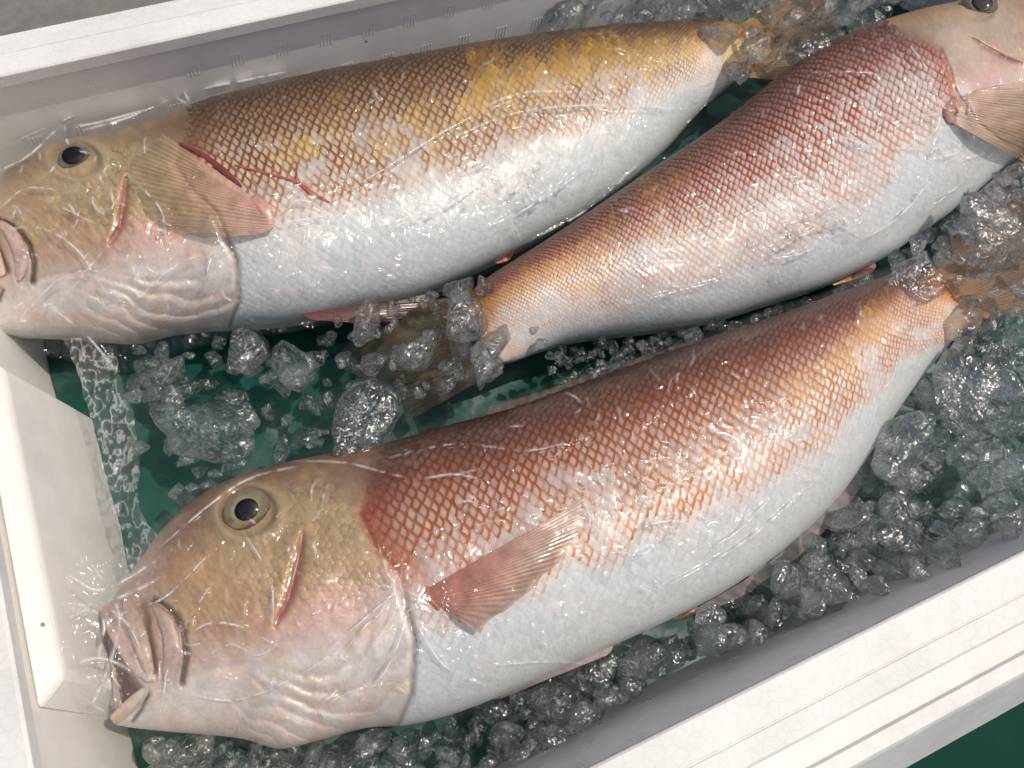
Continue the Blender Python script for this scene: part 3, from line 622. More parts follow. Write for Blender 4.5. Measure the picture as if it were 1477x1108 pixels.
def affine(src, dst):
    A = np.hstack([np.array(src, float), np.ones((3, 1))]); return np.linalg.solve(A, np.array(dst, float)).T
def grow(st, m, jit=10):
    """outline of the stations pushed out by m pixels, uneven"""
    st = np.array(st, float); loop = np.vstack([spline(st[:, 0], 60), spline(st[:, 1], 60)[::-1]]); c = np.roll(loop, -2, 0)-np.roll(loop, 2, 0)
    c /= np.hypot(*c.T)[:, None]+1e-9; nrm = np.stack([c[:, 1], -c[:, 0]], 1)
    k = np.arange(len(loop)); return loop+nrm*(m+jit*(vn1(k*.35, k*0+m)-.5)*2)[:, None]
def wrinkles(poly, n, seed, lmin=12, lmax=45, h=.0006, direction=None):
    r = random.Random(seed); out = []; poly = np.array(poly, float); lo, hi = poly.min(0), poly.max(0)
    while len(out) < n:
        x, y = r.uniform(lo[0], hi[0]), r.uniform(lo[1], hi[1])
        if not inpoly(np.array([x]), np.array([y]), poly)[0]: continue
        a = r.uniform(0, 6.28) if direction is None else direction+r.gauss(0, .5); L = r.uniform(lmin, lmax); p = [(x, y)]
        for k in range(3): a += r.gauss(0, .5); p.append((p[-1][0]+math.cos(a)*L/3, p[-1][1]+math.sin(a)*L/3))
        out.append((p, h*r.uniform(.6, 1.6), r.uniform(2.2, 3.6)))
    return out
# ------------------------------------------------------------------ palettes
def ramp(w, ks, cs):
    cs = [lin(c) for c in cs]; return np.stack([np.interp(w, ks, [c[k] for c in cs]) for k in range(3)], -1)
def scale_rule(cen, edg, low, yel, yc, deep, netfrom):
    """colours of scale centres and rims: cen/edg ramps over height w, low(s) = where the net ends, yel = yellow patch strength"""
    def fn(fi, x, y, s, w, r1, r2):
        n = vn1.fbm(x/26+fi.seed, y/26, 2); n2 = vn2.fbm(x/70, y/70+fi.seed, 2); strk = vn3.fbm(s*34+fi.seed, w*3, 2)
        cc = ramp(w+.05*(n-.5), *cen); ce = ramp(w+.06*(n2-.5), *edg)  # dorsal ends hold the brown back plus painted shade where it slopes away
        ye = np.clip(yel(s, w)+.9*(n2-.5)+.5*(n-.5), 0, 1)*np.where(yel(s, w) > .02, 1, 0); ye = (smooth(.25, .85, ye+.3*(r2-.5))*.92*np.clip(.25+1.3*vn3.fbm(x/15, y/34+fi.seed, 2), 0, 1))[:, None]
        ce = ce*(1-ye)+lin(yc)*ye; cc = cc*(1-.05*ye)+lin((222, 190, 130))*.05*ye
        lim = low(s)+.16*(strk-.5)+.05*(n-.5)
        m = smooth(lim-.045, lim+.06, w)*netfrom(s, w)*(1-.45*smooth(.72, .5, w)*smooth(.56, .40, strk)); worn = smooth(.56, .70, vn1.fbm(x/38+31, y/30+2*fi.seed, 3))*smooth(.86, .66, w); m = np.clip(m*(.72+.5*r1+.4*smooth(.55, .75, w))*(1-.7*worn), 0, 1)[:, None]
        white = ramp(w, [0, .25, .6, 1], [(212, 216, 216), (216, 218, 217), (222, 212, 206), (214, 196, 188)])
        tint = vn2.fbm(x/55+3, y/38+fi.seed, 2)[:, None]; white = white*(1+np.array([-.07, .0, .02])*(tint-.4)*2)
        cc = cc*m**.6+white*(1-m**.6); ce = ce*m+white*.94*(1-m)
        j = (.90+.2*r2)[:, None]
        return cc*j, ce*(.9+.2*r1)[:, None]
    return fn
WHITE = (216, 219, 219)
pal3 = dict(body_w=[0, .3, .42, .55, .75, .9, 1], body=[WHITE, WHITE, (216, 205, 200), (190, 120, 90), (150, 74, 42), (100, 54, 38), (66, 40, 30)],
            cheek=(178, 152, 118), crown=(124, 88, 68), gill=(212, 184, 174), headscale=(176, 150, 112),
            scale=scale_rule(([.4, .55, .72, .86, 1], [(226, 212, 206), (226, 204, 194), (216, 182, 168), (152, 98, 74), (70, 40, 28)]),
                             ([.4, .6, .78, .9, 1], [(198, 114, 14), (170, 90, 4), (142, 68, 6), (88, 42, 16), (44, 24, 16)]),
                             lambda s: .43-.11*smooth(.3, .5, s)-.05*smooth(.7, 1, s), lambda s, w: .75*smooth(.55, .8, s)*np.exp(-((w-.66)/.17)**2)+.9*smooth(.9, .97, s),
                             (214, 152, 0), 1.0, lambda s, w: .55+.45*smooth(.28, .42, s)+.3*smooth(.6, .8, w)))
pal1 = dict(body_w=pal3['body_w'], body=[WHITE, WHITE, (216, 206, 198), (196, 140, 96), (150, 96, 50), (110, 70, 38), (66, 46, 30)],
            cheek=(184, 162, 126), crown=(128, 102, 74), gill=(214, 186, 176), headscale=(164, 138, 88),
            scale=scale_rule(([.4, .55, .72, .86, 1], [(226, 216, 206), (226, 210, 194), (216, 194, 166), (164, 130, 94), (76, 54, 34)]),
                             ([.4, .6, .78, .9, 1], [(184, 118, 36), (144, 82, 16), (110, 62, 14), (82, 46, 18), (54, 34, 20)]),
                             lambda s: .45-.02*smooth(.3, .5, s)+.05*smooth(.75, 1, s), lambda s, w: .85*smooth(.45, .75, s)*np.exp(-((w-.72)/.22)**2)+.5*smooth(.85, .95, s),
                             (216, 164, 4), 1.0, lambda s, w: .9+0*s))
pal2 = dict(body_w=pal3['body_w'], body=[WHITE, WHITE, (218, 206, 202), (196, 128, 104), (156, 82, 58), (112, 68, 54), (76, 54, 46)],
            cheek=(190, 168, 148), crown=(160, 134, 104), gill=(206, 184, 176), headscale=(190, 170, 140),
            scale=scale_rule(([.4, .55, .72, .86, 1], [(228, 214, 208), (226, 204, 196), (212, 178, 168), (162, 114, 96), (84, 58, 46)]),
                             ([.4, .6, .78, .9, 1], [(196, 104, 30), (168, 76, 8), (138, 54, 12), (100, 48, 26), (66, 38, 28)]),
                             lambda s: .40-.14*smooth(.3, .5, s)-.06*smooth(.6, .8, s)+.22*smooth(.36, .25, s), lambda s, w: .9*smooth(.55, .8, s)*np.exp(-((w-.55)/.28)**2)+.5*smooth(.85, .95, s),
                             (214, 156, 0), 1.0, lambda s, w: (.45+.55*smooth(.30, .46, s))*(.75+.25*smooth(.6, .8, w))))
def ex3(c, x, y, hx, hy, n1, n2):
    a = smooth(34, 6, np.hypot(x-628, (y-838)*.8)+14*(n2-.5))[..., None]*.9; c = c*(1-a)+lin((196, 84, 48))*a     # orange blotch above the fin root
    a = smooth(20, 4, np.hypot(x-628, y-872))[..., None]*.8; c = c*(1-a)+lin((150, 92, 40))*a
    return c
pal3['extra'] = ex3
def ex1(c, x, y, hx, hy, n1, n2):
    d, t, _ = pdist(x, y, [(338, 238), (385, 252), (430, 264), (446, 276), (476, 292)])
    a = smooth(6.5, 2.0, d+4*(n2-.5)-3*np.exp(-((t-.75)/.08)**2))[..., None]*.85; c = c*(1-a)+lin((190, 52, 44))*a   # blood streak
    a = smooth(34, 6, np.hypot((x-318)*.8, y-232)+16*(n2-.5))[..., None]*.8; c = c*(1-a)+lin((170, 62, 40))*a
    d, t, _ = pdist(x, y, [(400, 372), (450, 388), (500, 382)]); a = smooth(7, 1, d+5*n1)[..., None]*.5; c = c*(1-a)+lin((176, 150, 120))*a
    return c
pal1['extra'] = ex1
def ex2(c, x, y, hx, hy, n1, n2):
    a = smooth(30, 8, np.hypot((x-1383)*1.1, (y-165)*.8)+8*(n2-.5))[..., None]*.8; c = c*(1-a)+lin((112, 92, 100))*a
    a = smooth(20, 4, np.hypot(x-1368, (y-128)*.7)+10*(n2-.5))[..., None]*.6; c = c*(1-a)+lin((190, 110, 80))*a
    return c
pal2['extra'] = ex2

# ------------------------------------------------------------------ the three fish
ST3 = [((150, 884), (168, 1046)), ((165, 860), (200, 1051)), ((200, 810), (250, 1056)), ((235, 762), (300, 1060)), ((285, 716), (350, 1066)), ((340, 688), (405, 1080)),
       ((400, 670), (460, 1068)), ((470, 655), (530, 1050)), ((550, 640), (588, 1046)), ((640, 615), (660, 1028)), ((740, 588), (760, 988)), ((840, 552), (870, 938)),
       ((930, 520), (960, 897)), ((1020, 488), (1050, 850)), ((1120, 455), (1140, 785)), ((1200, 425), (1205, 722)), ((1250, 408), (1255, 655)), ((1285, 396), (1305, 578)),
       ((1310, 392), (1350, 520)), ((1335, 395), (1385, 478)), ((1355, 398), (1400, 462))]
TP3 = [(0, .010), (.03, .018), (.08, .026), (.18, .034), (.32, .041), (.5, .043), (.7, .036), (.85, .024), (.95, .013), (1, .009)]
f3 = build_body('tilefish', ST3, .066, TP3, np.array([[1., 0, 0], [0, 1., 0]]), pal3, 3)
tag(f3.root, 'tilefish with open mouth pressed against the foam end wall, fin folded back', 'fish', 'tilefish packed in the box')
build_scales(f3, pal3, (15.5, 22.5)); head_scales(f3, pal3, [(425, 700), (480, 686), (512, 735), (540, 795), (568, 838), (530, 884), (455, 872), (390, 880), (330, 850), (340, 812), (405, 780)])

ST1 = [((-38, 330), (-20, 478)), ((-20, 290), (20, 484)), ((5, 250), (60, 486)), ((35, 226), (100, 487)), ((75, 207), (150, 491)), ((120, 196), (195, 492)), ((170, 185), (245, 480)),
       ((225, 170), (300, 474)), ((290, 145), (345, 472)), ((370, 123), (420, 466)), ((460, 102), (510, 447)), ((560, 84), (600, 427)), ((680, 62), (700, 385)), ((790, 46), (800, 332)),
       ((880, 36), (880, 282)), ((960, 30), (950, 225)), ((1020, 28), (1010, 160)), ((1060, 32), (1060, 118)), ((1085, 42), (1090, 105))]
AF1 = affine([(108, 228), (330, 470), (5, 400)], [(357, 737), (572, 1048), (216, 978)])
f1 = build_body('tilefish', ST1, .064, TP3, AF1, pal1, 11)
tag(f1.root, 'golden tilefish with blood streak behind its gill and fin folded forward over head', 'fish', 'tilefish packed in the box')
build_scales(f1, pal1, (14.5, 21.5)); head_scales(f1, pal1, [(425, 710), (480, 696), (512, 745), (530, 795), (540, 840), (480, 860), (390, 870), (340, 840), (400, 790)])

ST2 = [((1630, 0), (1640, 60)), ((1590, -25), (1620, 130)), ((1540, -30), (1590, 180)), ((1480, -20), (1540, 205)), ((1430, -8), (1500, 215)), ((1380, 2), (1474, 225)), ((1320, 15), (1440, 250)),
       ((1250, 38), (1390, 292)), ((1180, 70), (1330, 335)), ((1120, 112), (1270, 375)), ((1060, 160), (1190, 412)), ((1000, 203), (1110, 438)), ((930, 250), (1020, 465)), ((860, 298), (940, 478)),
       ((800, 338), (870, 486)), ((750, 370), (815, 495)), ((710, 395), (775, 508)), ((685, 415), (745, 520)), ((665, 435), (715, 528))]
AF2 = affine([(1413, 10), (1372, 150), (1472, 218)], [(357, 737), (612, 850), (580, 1046)])
f2 = build_body('tilefish', ST2, .064, TP3, AF2, pal2, 23, relief=.4)
tag(f2.root, 'reddish tilefish between two others, its tail under ice and its head the other way', 'fish', 'tilefish packed in the box')
build_scales(f2, pal2, (14.0, 20.5))

# eyes
eye(f3, (357, 737), 33, pup=(.50, .48)); eye(f1, (108, 228), 22, iris=((176, 168, 140), (140, 130, 100)), pup=(.68, .5)); eye(f2, (1413, 9), 24, iris=((160, 146, 120), (120, 110, 90)), pup=(.6, .5))
# jaws
zj = lambda fi, x, y: float(zlook(fi, x, y))
def lip(name, fi, pts, rads, up, c0, c1): return tube(name, fi, pts, rads, [zraw(fi, *p)+u for p, u in zip(pts, up)], c0, c1)
lip('upper_lip', f3, [(150, 874), (168, 908), (190, 948), (208, 976)], [9, 14, 13, 8], [-.0005, .0002, .0002, .0], (186, 152, 142), (206, 186, 176))
lip('upper_jaw', f3, [(182, 858), (194, 896), (206, 936), (216, 974)], [8, 13, 12, 8], [.0, .0002, .0004, .0], (178, 150, 132), (196, 172, 160))
lip('lip_tip', f3, [(204, 972), (213, 977), (224, 978)], [5, 7, 5], [.0010, .0014, .001], (212, 198, 188), (210, 196, 186))
lip('maxilla', f3, [(221, 870), (240, 896), (250, 936), (240, 982)], [6, 13, 15, 8], [.0, .0003, .0003, .0], (180, 152, 134), (196, 172, 166))
lip('lower_lip', f3, [(162, 1040), (180, 1025), (198, 1008), (211, 994)], [8, 10, 9, 6], [.001, .001, .001, .0005], (212, 176, 152), (204, 194, 188))
inv1 = np.linalg.inv(np.vstack([AF1, [0, 0, 1]])); m1 = lambda pts: [tuple(inv1[:2, :2]@np.array(p)+inv1[:2, 2]) for p in pts]
lip('upper_jaw', f1, m1([(182, 858), (194, 896), (206, 936), (216, 974)]), [6, 10, 10, 6], [.0012, .0015, .0015, .001], (190, 158, 144), (204, 180, 168))
lip('maxilla', f1, m1([(221, 870), (240, 896), (250, 936), (240, 982)]), [5, 10, 12, 6], [.0005, .0012, .0012, .0005], (190, 160, 148), (198, 174, 168))
# torn vessel: a red thread behind the gill, and the raw front edge of the fin
def thread(name, fi, pts, rads, c0, c1): return tube(name, fi, pts, rads, [zj(fi, *p)+.0010 for p in pts], c0, c1, flat=.35)
thread('blood_streak', f1, [(338, 238), (385, 250), (428, 263), (446, 276), (476, 292)], [1.2, 1.7, 1.8, 3.2, 1.0], (184, 92, 78), (182, 66, 56))
thread('blood_edge', f1, [(258, 206), (290, 222), (322, 246), (348, 270)], [2, 3.5, 5, 3], (140, 56, 46), (118, 56, 40))
# fins
fin('pectoral_fin', f3, [(618, 848), (618, 858), (626, 868), (642, 880)], [(842, 720), (832, 768), (780, 836), (690, 912)], 0, 0, (190, 122, 108), (166, 136, 116), 22, (.97, .86), .003, zadd=[.001, .006], rag=5)
fin('pectoral_fin', f1, [(349, 272), (368, 288), (388, 306), (392, 330), (372, 338)], [(238, 196), (196, 222), (190, 262), (228, 318), (292, 344)], 0, 0, (196, 150, 134), (168, 148, 112), 24, (.95, .6), .003, zadd=[.0035, .003], rag=6)
tube('fin_root', f3, [(616, 846), (619, 860), (634, 880)], [4, 6, 4], [zj(f3, 616, 846), zj(f3, 620, 862)+.0004, zj(f3, 634, 880)], (180, 100, 76), (164, 108, 72))
tube('fin_root', f1, [(362, 284), (384, 304), (390, 328)], [6, 10, 6], [zj(f1, 362, 284)+.003, zj(f1, 384, 304)+.003, zj(f1, 388, 326)+.002], (190, 140, 124), (204, 168, 154))
fin('pectoral_fin', f2, [(1372, 176), (1374, 158), (1388, 140), (1410, 128)], [(1490, 240), (1545, 205), (1560, 160), (1530, 105)], 0, 0, (196, 160, 140), (166, 140, 104), 22, (.97, .78), .006, zadd=[.002, .008], rag=6)
tube('fin_root', f2, [(1376, 178), (1372, 160), (1384, 142)], [8, 12, 8], [zj(f2, 1376, 178)+.001, zj(f2, 1374, 160)+.002, zj(f2, 1384, 142)+.002], (204, 160, 146), (196, 140, 120))
# tail fins, lying under ice
fin('tail_fin', f3, [(1338, 396), (1362, 420), (1396, 464)], [(1440, 262), (1520, 330), (1530, 440)], .066, .058, (170, 124, 82), (88, 68, 56), 34, (.95, .6), .0, rag=8, con=.05)
fin('tail_fin', f1, [(1070, 34), (1082, 70), (1078, 112)], [(1190, -40), (1215, 40), (1180, 120)], .064, .056, (164, 126, 78), (86, 70, 56), 34, (.95, .6), .0, rag=8, con=.05)
fin('tail_fin', f2, [(676, 424), (694, 470), (728, 530)], [(520, 452), (500, 530), (580, 612)], .064, .046, (132, 108, 78), (66, 60, 50), 34, (.9, .42), .0, rag=8, con=.05)
# belly fins
fin('pelvic_fin', f1, [(428, 440), (434, 452), (452, 462)], [(618, 424), (606, 440), (560, 468)], .066, .055, (104, 30, 24), (70, 28, 24), 14, (1, .95), .001, rag=5)
fin('pelvic_fin', f3, [(704, 1004), (710, 1008), (722, 1008)], [(880, 926), (884, 934), (878, 944)], .060, .058, (110, 96, 98), (176, 150, 150), 5, (1, .8), .001, rag=3)
fin('anal_fin', f3, [(1000, 880), (1090, 826), (1170, 756), (1236, 680)], [(1030, 878), (1100, 842), (1190, 766), (1246, 694)], .056, .050, (150, 140, 142), (170, 160, 160), 14, (.9, .6), .0, rag=3)
fin('anal_fin', f2, [(1404, 284), (1440, 252), (1470, 228)], [(1410, 296), (1450, 266), (1484, 236)], .058, .052, (140, 130, 136), (160, 150, 150), 8, (.9, .7), .0, rag=3)
fin('dorsal_fin', f3, [(700, 602), (800, 568), (900, 532), (1000, 496)], [(705, 588), (806, 556), (905, 522), (1003, 489)], .066, .060, (150, 110, 96), (150, 130, 120), 18, (.8, .4), .0, rag=2)
# vents
for fi, p, r, c in ((f3, [(972, 893), (990, 886), (1006, 876)], 8, (140, 92, 40)), (f1, [(712, 378), (730, 370), (738, 358)], 9, (170, 92, 76)), (f2, [(1232, 400), (1250, 390), (1262, 380)], 11, (150, 108, 104)), (f2, [(1200, 410), (1222, 402), (1240, 400)], 7, (150, 96, 30))):
    tube('vent', fi, p, [r*.5, r*.8, r*.4], [zraw(fi, *q)-.002 for q in p], c, c, flat=.5)

# ------------------------------------------------------------------ plastic film drawn over each fish
r3 = [([(352, 770), (372, 800), (392, 846), (394, 900)], .0016, 2.6), ([(610, 690), (650, 684), (690, 690)], .0012, 2.5), ([(820, 700), (850, 745), (840, 790)], .0013, 2.6), ([(860, 720), (862, 760), (845, 800)], .0012, 2.6),
      ([(905, 790), (930, 760), (980, 752), (1010, 770)], .0012, 2.6), ([(700, 962), (780, 955), (860, 958)], .0010, 2.4), ([(470, 940), (540, 880), (575, 850)], .0014, 3), ([(480, 960), (530, 900), (560, 880)], .0012, 3),
      ([(580, 820), (570, 880), (540, 930)], .0012, 2.6), ([(240, 965), (236, 1000), (230, 1030)], .0014, 2.4), ([(140, 870), (150, 900), (140, 950)], .0014, 2.6), ([(305, 842), (280, 880), (262, 910)], .0010, 2.6),
      ([(420, 665), (500, 668), (600, 690), (700, 676)], .0010, 2.6), ([(540, 760), (560, 830), (600, 860)], .0012, 3), ([(300, 946), (330, 930), (360, 938)], .0012, 2.4), ([(330, 925), (370, 945), (400, 930)], .0010, 2.4)]
r3 += wrinkles([(590, 650), (900, 560), (1250, 430), (1300, 560), (1150, 740), (900, 900), (640, 1000), (590, 900)], 150, 1, 8, 30, .0007)
r3 += wrinkles([(820, 700), (1000, 640), (1060, 760), (900, 820)], 45, 2, 10, 34, .0009)
r3 += wrinkles([(240, 800), (420, 700), (570, 800), (580, 1000), (300, 1040), (180, 960)], 70, 3, 8, 40, .0009)
r3 += [([(230, 790), (300, 730), (360, 690), (430, 672)], .0014, 3), ([(255, 930), (300, 900), (350, 905), (395, 930)], .0014, 3), ([(140, 900), (190, 880), (240, 860), (300, 800)], .0016, 3.2), ([(150, 960), (175, 1000), (165, 1045)], .0018, 3.2), ([(260, 1000), (340, 1010), (420, 980), (500, 930)], .0013, 3.2),
       ([(600, 900), (640, 960), (700, 990)], .0012, 3), ([(560, 660), (660, 640), (760, 650), (850, 630)], .0012, 3), ([(880, 640), (930, 690), (1000, 700)], .0012, 3), ([(1000, 800), (1060, 770), (1110, 720)], .0014, 3), ([(930, 860), (1010, 820), (1090, 770), (1180, 690)], .0012, 3), ([(505, 1030), (560, 960), (590, 880)], .0014, 3), ([(440, 1040), (500, 1000), (570, 985)], .0012, 3)]
film(f3, 'clear plastic film clinging to the open-mouthed fish by the end wall', grow(ST3[:-2], 16, 9), r3, seed=3)
r1 = [([(0, 212), (90, 174), (180, 132), (345, 84)], .0030, 3), ([(92, 174), (250, 132), (255, 135)], .0022, 2.6), ([(92, 174), (125, 180), (240, 150)], .0020, 2.6), ([(120, 188), (190, 168), (250, 140)], .0020, 2.6),
      ([(480, 288), (560, 240), (640, 190), (700, 160), (770, 134)], .0016, 2.8), ([(690, 158), (760, 133), (880, 136)], .0014, 2.6), ([(650, 200), (740, 164), (850, 152), (1000, 158)], .0012, 2.8), ([(655, 258), (700, 236), (735, 212)], .0012, 2.5),
      ([(400, 310), (430, 290), (470, 298)], .0014, 2.4), ([(390, 325), (430, 318), (470, 312)], .0014, 2.4), ([(60, 285), (90, 300), (135, 322)], .0014, 2.5), ([(0, 300), (40, 272), (105, 278)], .0014, 2.5), ([(85, 440), (150, 360), (200, 300)], .0010, 3),
      ([(70, 440), (130, 490), (170, 540)], .0020, 3), ([(440, 330), (438, 380), (455, 430)], .0010, 2.5)]
r1 += wrinkles([(250, 160), (600, 90), (1000, 40), (980, 180), (700, 370), (350, 460)], 120, 4, 8, 30, .0007)
r1 += wrinkles([(640, 230), (760, 210), (860, 230), (760, 300), (650, 290)], 40, 5, 10, 34, .0009)
r1 += wrinkles([(0, 240), (200, 200), (330, 330), (320, 460), (20, 470)], 80, 6, 8, 40, .0010)
c1 = [(-60, 250), (0, 208), (92, 168), (175, 128), (350, 80)]+[tuple(p) for p in np.array([(460, 96), (560, 78), (680, 56), (790, 40), (900, 28), (1000, 22)])]+[(1012, 178), (960, 238), (890, 296), (806, 350), (706, 396), (600, 434), (510, 462), (420, 482), (340, 488), (260, 510), (170, 545), (90, 520), (0, 505), (-60, 500)]
def ex_f1(z, gx, gy):
    ridge = 168+(92-gx)*.45; up = smooth(40, -10, gy-(212-.42*gx))*smooth(420, 260, gx)
    return z+up*.010
r1 += [([(-10, 250), (40, 225), (92, 176)], .0020, 3), ([(92, 172), (100, 210), (140, 225)], .0018, 3), ([(10, 330), (60, 330), (110, 360), (150, 420)], .0014, 3), ([(20, 470), (90, 400), (150, 390)], .0016, 3.4), ([(200, 430), (260, 380), (330, 360)], .0014, 3.2), ([(240, 470), (290, 410), (310, 350)], .0014, 3), ([(250, 135), (340, 118), (430, 100)], .0014, 3),
       ([(560, 330), (640, 300), (700, 260)], .0013, 3), ([(700, 330), (780, 290), (850, 240)], .0013, 3), ([(180, 250), (230, 300), (240, 350)], .0012, 3), ([(760, 350), (850, 300), (940, 220)], .0014, 3), ([(250, 112), (275, 150), (252, 140)], .002, 3)]
film(f1, 'clear plastic bag film over the golden fish with blood streak, peaked above its eye', c1, r1, seed=9, extra=ex_f1)
r2 = [([(1265, 183), (1275, 172), (1310, 167), (1368, 166)], .0016, 2.5), ([(1110, 118), (1160, 106), (1240, 104), (1280, 112)], .0016, 2.8), ([(1110, 340), (1150, 318), (1200, 300), (1240, 286)], .0014, 2.8),
      ([(1095, 380), (1140, 350), (1200, 320), (1230, 330)], .0014, 2.6), ([(1100, 375), (1160, 365), (1220, 330)], .0014, 2.6), ([(1330, 310), (1380, 270), (1440, 215)], .0016, 2.8), ([(1380, 185), (1360, 200), (1350, 230)], .0014, 2.4), ([(1430, 150), (1455, 136), (1500, 134)], .0012, 2.4)]
r2 += wrinkles([(760, 380), (1060, 180), (1240, 60), (1400, 120), (1400, 260), (1150, 420), (850, 480)], 130, 7, 8, 30, .0007)
r2 += wrinkles([(1080, 350), (1230, 270), (1250, 320), (1120, 390)], 40, 8, 10, 34, .0010)
r2 += wrinkles([(1360, 130), (1477, 120), (1477, 220), (1340, 250)], 40, 9, 8, 36, .0010)
r2 += [([(1290, 40), (1330, 90), (1350, 130)], .0012, 3), ([(1240, 350), (1300, 310), (1350, 250)], .0014, 3), ([(900, 440), (980, 420), (1060, 400)], .0012, 3), ([(1180, 180), (1250, 210), (1330, 215)], .0012, 3), ([(1000, 330), (1080, 300), (1140, 260)], .0012, 3)]
film(f2, 'clear plastic film over the reddish middle fish, slack along its belly', grow(ST2[:15], 15, 8), r2, seed=15)

# crumpled film standing along the end wall
def wall_film():
    a = spline([(92, 488), (118, 560), (140, 650), (165, 740), (190, 830)], 150); b = spline([(165, 486), (182, 570), (200, 640), (205, 740), (250, 800)], 150)
    n, m = 150, 60; u = np.linspace(0, 1, m)[None]
    X = a[:, None, 0]*(1-u)+b[:, None, 0]*u; Y = a[:, None, 1]*(1-u)+b[:, None, 1]*u
    X = X+14*(vn1.fbm(Y/22, X/22)-.5); 
    Z = .070-.034*u+.012*(vn2.fbm(X/22, Y/26)-.5)+.008*np.abs(vn3.fbm(X/11, Y/15)-.5)
    v = P(X, Y, Z).reshape(-1, 3)
    tag(mesh('plastic_film', v, up_faces(v, gridfaces(n, m)), MAT_FILM2, None, np.stack([(smooth(.1, .0, np.abs(vn3.fbm(X/11, Y/15)-.5))*.5).ravel(), np.ones(X.size), np.ones(X.size)], 1)), 'crumpled clear film bunched along the foot of the foam rib', 'plastic film')  # crease highlights painted white
wall_film()
def mouth_film():
    n, m = 120, 130; u = np.linspace(0, 1, n)[:, None]; t = np.linspace(0, 1, m)[None]
    L = spline([(96, 800), (78, 880), (92, 960), (120, 1048)], m); R_ = spline([(262, 786), (232, 860), (216, 960), (236, 1058)], m)
    X = L[None, :, 0]*(1-u)+R_[None, :, 0]*u; Y = L[None, :, 1]*(1-u)+R_[None, :, 1]*u
    zr = zlook(f3, R_[:, 0], R_[:, 1])+.0035; Z = (.104*(1-u)+zr[None]*u)-.006*np.sin(u*math.pi)
    ridge = np.zeros_like(X)
    for p, h in (([(100, 830), (150, 850), (240, 800)], 1), ([(96, 870), (140, 872), (200, 850), (236, 830)], 1), ([(84, 900), (130, 880), (150, 900), (142, 950)], 1.2), ([(120, 1040), (150, 980), (170, 920)], 1), ([(100, 960), (150, 950), (210, 980)], .8), ([(110, 1000), (160, 1030), (220, 1040)], .8), ([(150, 870), (190, 910), (215, 980)], .7), ([(130, 810), (170, 880), (165, 940)], .7)):
        d, q, _ = pdist(X, Y, spline(p, 24)); ridge = np.maximum(ridge, h*np.exp(-(d/2.6)**2)*np.sin(np.clip(q, .03, .97)*math.pi)**.5)
    Z = np.maximum(Z, zlook(f3, X, Y)+.0012)+.0022*ridge+.004*np.abs(vn1.fbm(X/24, Y/30, 2)-.5)+.0012*np.abs(vn2.fbm(X/9, Y/12, 2)-.5)
    v = P(X, Y, Z).reshape(-1, 3); ed = np.clip(np.minimum(np.minimum(u, 1-u)*6, np.minimum(t, 1-t)*6), 0, 1)
    glint = np.clip(ridge*smooth(.3, .6, vn3.fbm(X/12, Y/12)), 0, 1)*ed*.8+.04*ed  # ridge glints and a thin haze, both painted white
    tag(mesh('plastic_film', v, up_faces(v, gridfaces(n, m)), MAT_FILM, None, np.stack([glint.ravel(), (ed+0*X).ravel(), glint.ravel()], 1)), 'puckered clear film stretched from the open mouth to the foam end wall', 'plastic film')
mouth_film()

# ------------------------------------------------------------------ ice
import bmesh
def ice_mesh(seed, sub, facets=11, nz=.10):
    r = np.random.default_rng(seed); bm = bmesh.new(); bmesh.ops.create_icosphere(bm, subdivisions=sub, radius=1)
    nr = r.normal(size=(facets, 3)); nr /= np.linalg.norm(nr, axis=1)[:, None]; h = r.uniform(.55, 1.0, facets)
    off = r.uniform(0, 50, 3)
    for v in bm.verts:
        d = np.array(v.co); k = nr@d; q = np.where(k > .05, h/np.maximum(k, .05), 9)
        rad = -np.log(np.exp(-16*np.minimum(q, 3)).sum()+np.exp(-16*1.3))/16
        nn = vn1.fbm(d[0]*1.7+off[0]+d[2]*.9, d[1]*1.7+off[1]-d[2], 3)-.5+.6*(vn2.fbm(d[2]*3.1+off[2], d[0]*2.7+d[1]*1.9, 3)-.5)
        v.co = Vector(d*rad*(1+nz*4*nn*.6))
    me = bpy.data.meshes.new('ice_chunk'); bm.to_mesh(me); bm.free(); me.polygons.foreach_set('use_smooth', [True]*len(me.polygons)); return me
ICE_BIG = [ice_mesh(100+i, 4, 9+i, .16) for i in range(5)]; ICE = [ice_mesh(200+i, 3, 9+i, .14) for i in range(8)]; ICE_LOW = [ice_mesh(300+i, 2, 9) for i in range(5)]
for me in ICE_BIG+ICE: me.materials.append(MAT_ICE)
ir = random.Random(5)
def chunk(x, y, z, rpx, label, group, asp=(1, .75, .6), rot=None, src=None, cloudy=False):
    p = P(x, y, z); s = rpx*pxm(p)
    me = src or ir.choice(ICE)
    o = bpy.data.objects.new('ice_chunk', me); col.objects.link(o)
    o.location = Vector(p); o.scale = (s*asp[0], s*asp[1], s*asp[2])
    o.rotation_euler = rot or (ir.uniform(0, 6.28), ir.uniform(0, 6.28), ir.uniform(0, 6.28))
    if cloudy:
        o.material_slots[0].link = 'OBJECT'; o.material_slots[0].material = MAT_ICE2
    tag(o, label, 'ice', group); return o
def scatter(poly, n, rmin, rmax, z0, z1, gap=.75):
    poly = np.array(poly, float); lo, hi = poly.min(0), poly.max(0); out = []; tries = 0
    while len(out) < n and tries < n*60:
        tries += 1; x, y = ir.uniform(lo[0], hi[0]), ir.uniform(lo[1], hi[1]); r = rmin+(rmax-rmin)*ir.random()**2
        if not inpoly(np.array([x]), np.array([y]), poly)[0]: continue
        if any((x-a)**2+(y-b)**2 < ((r+c)*gap)**2 for a, b, c, _ in out): continue
        out.append((x, y, r, ir.uniform(z0, z1)))
    return out
ang = lambda a: (ir.uniform(-.3, .3), ir.uniform(-.3, .3), a)
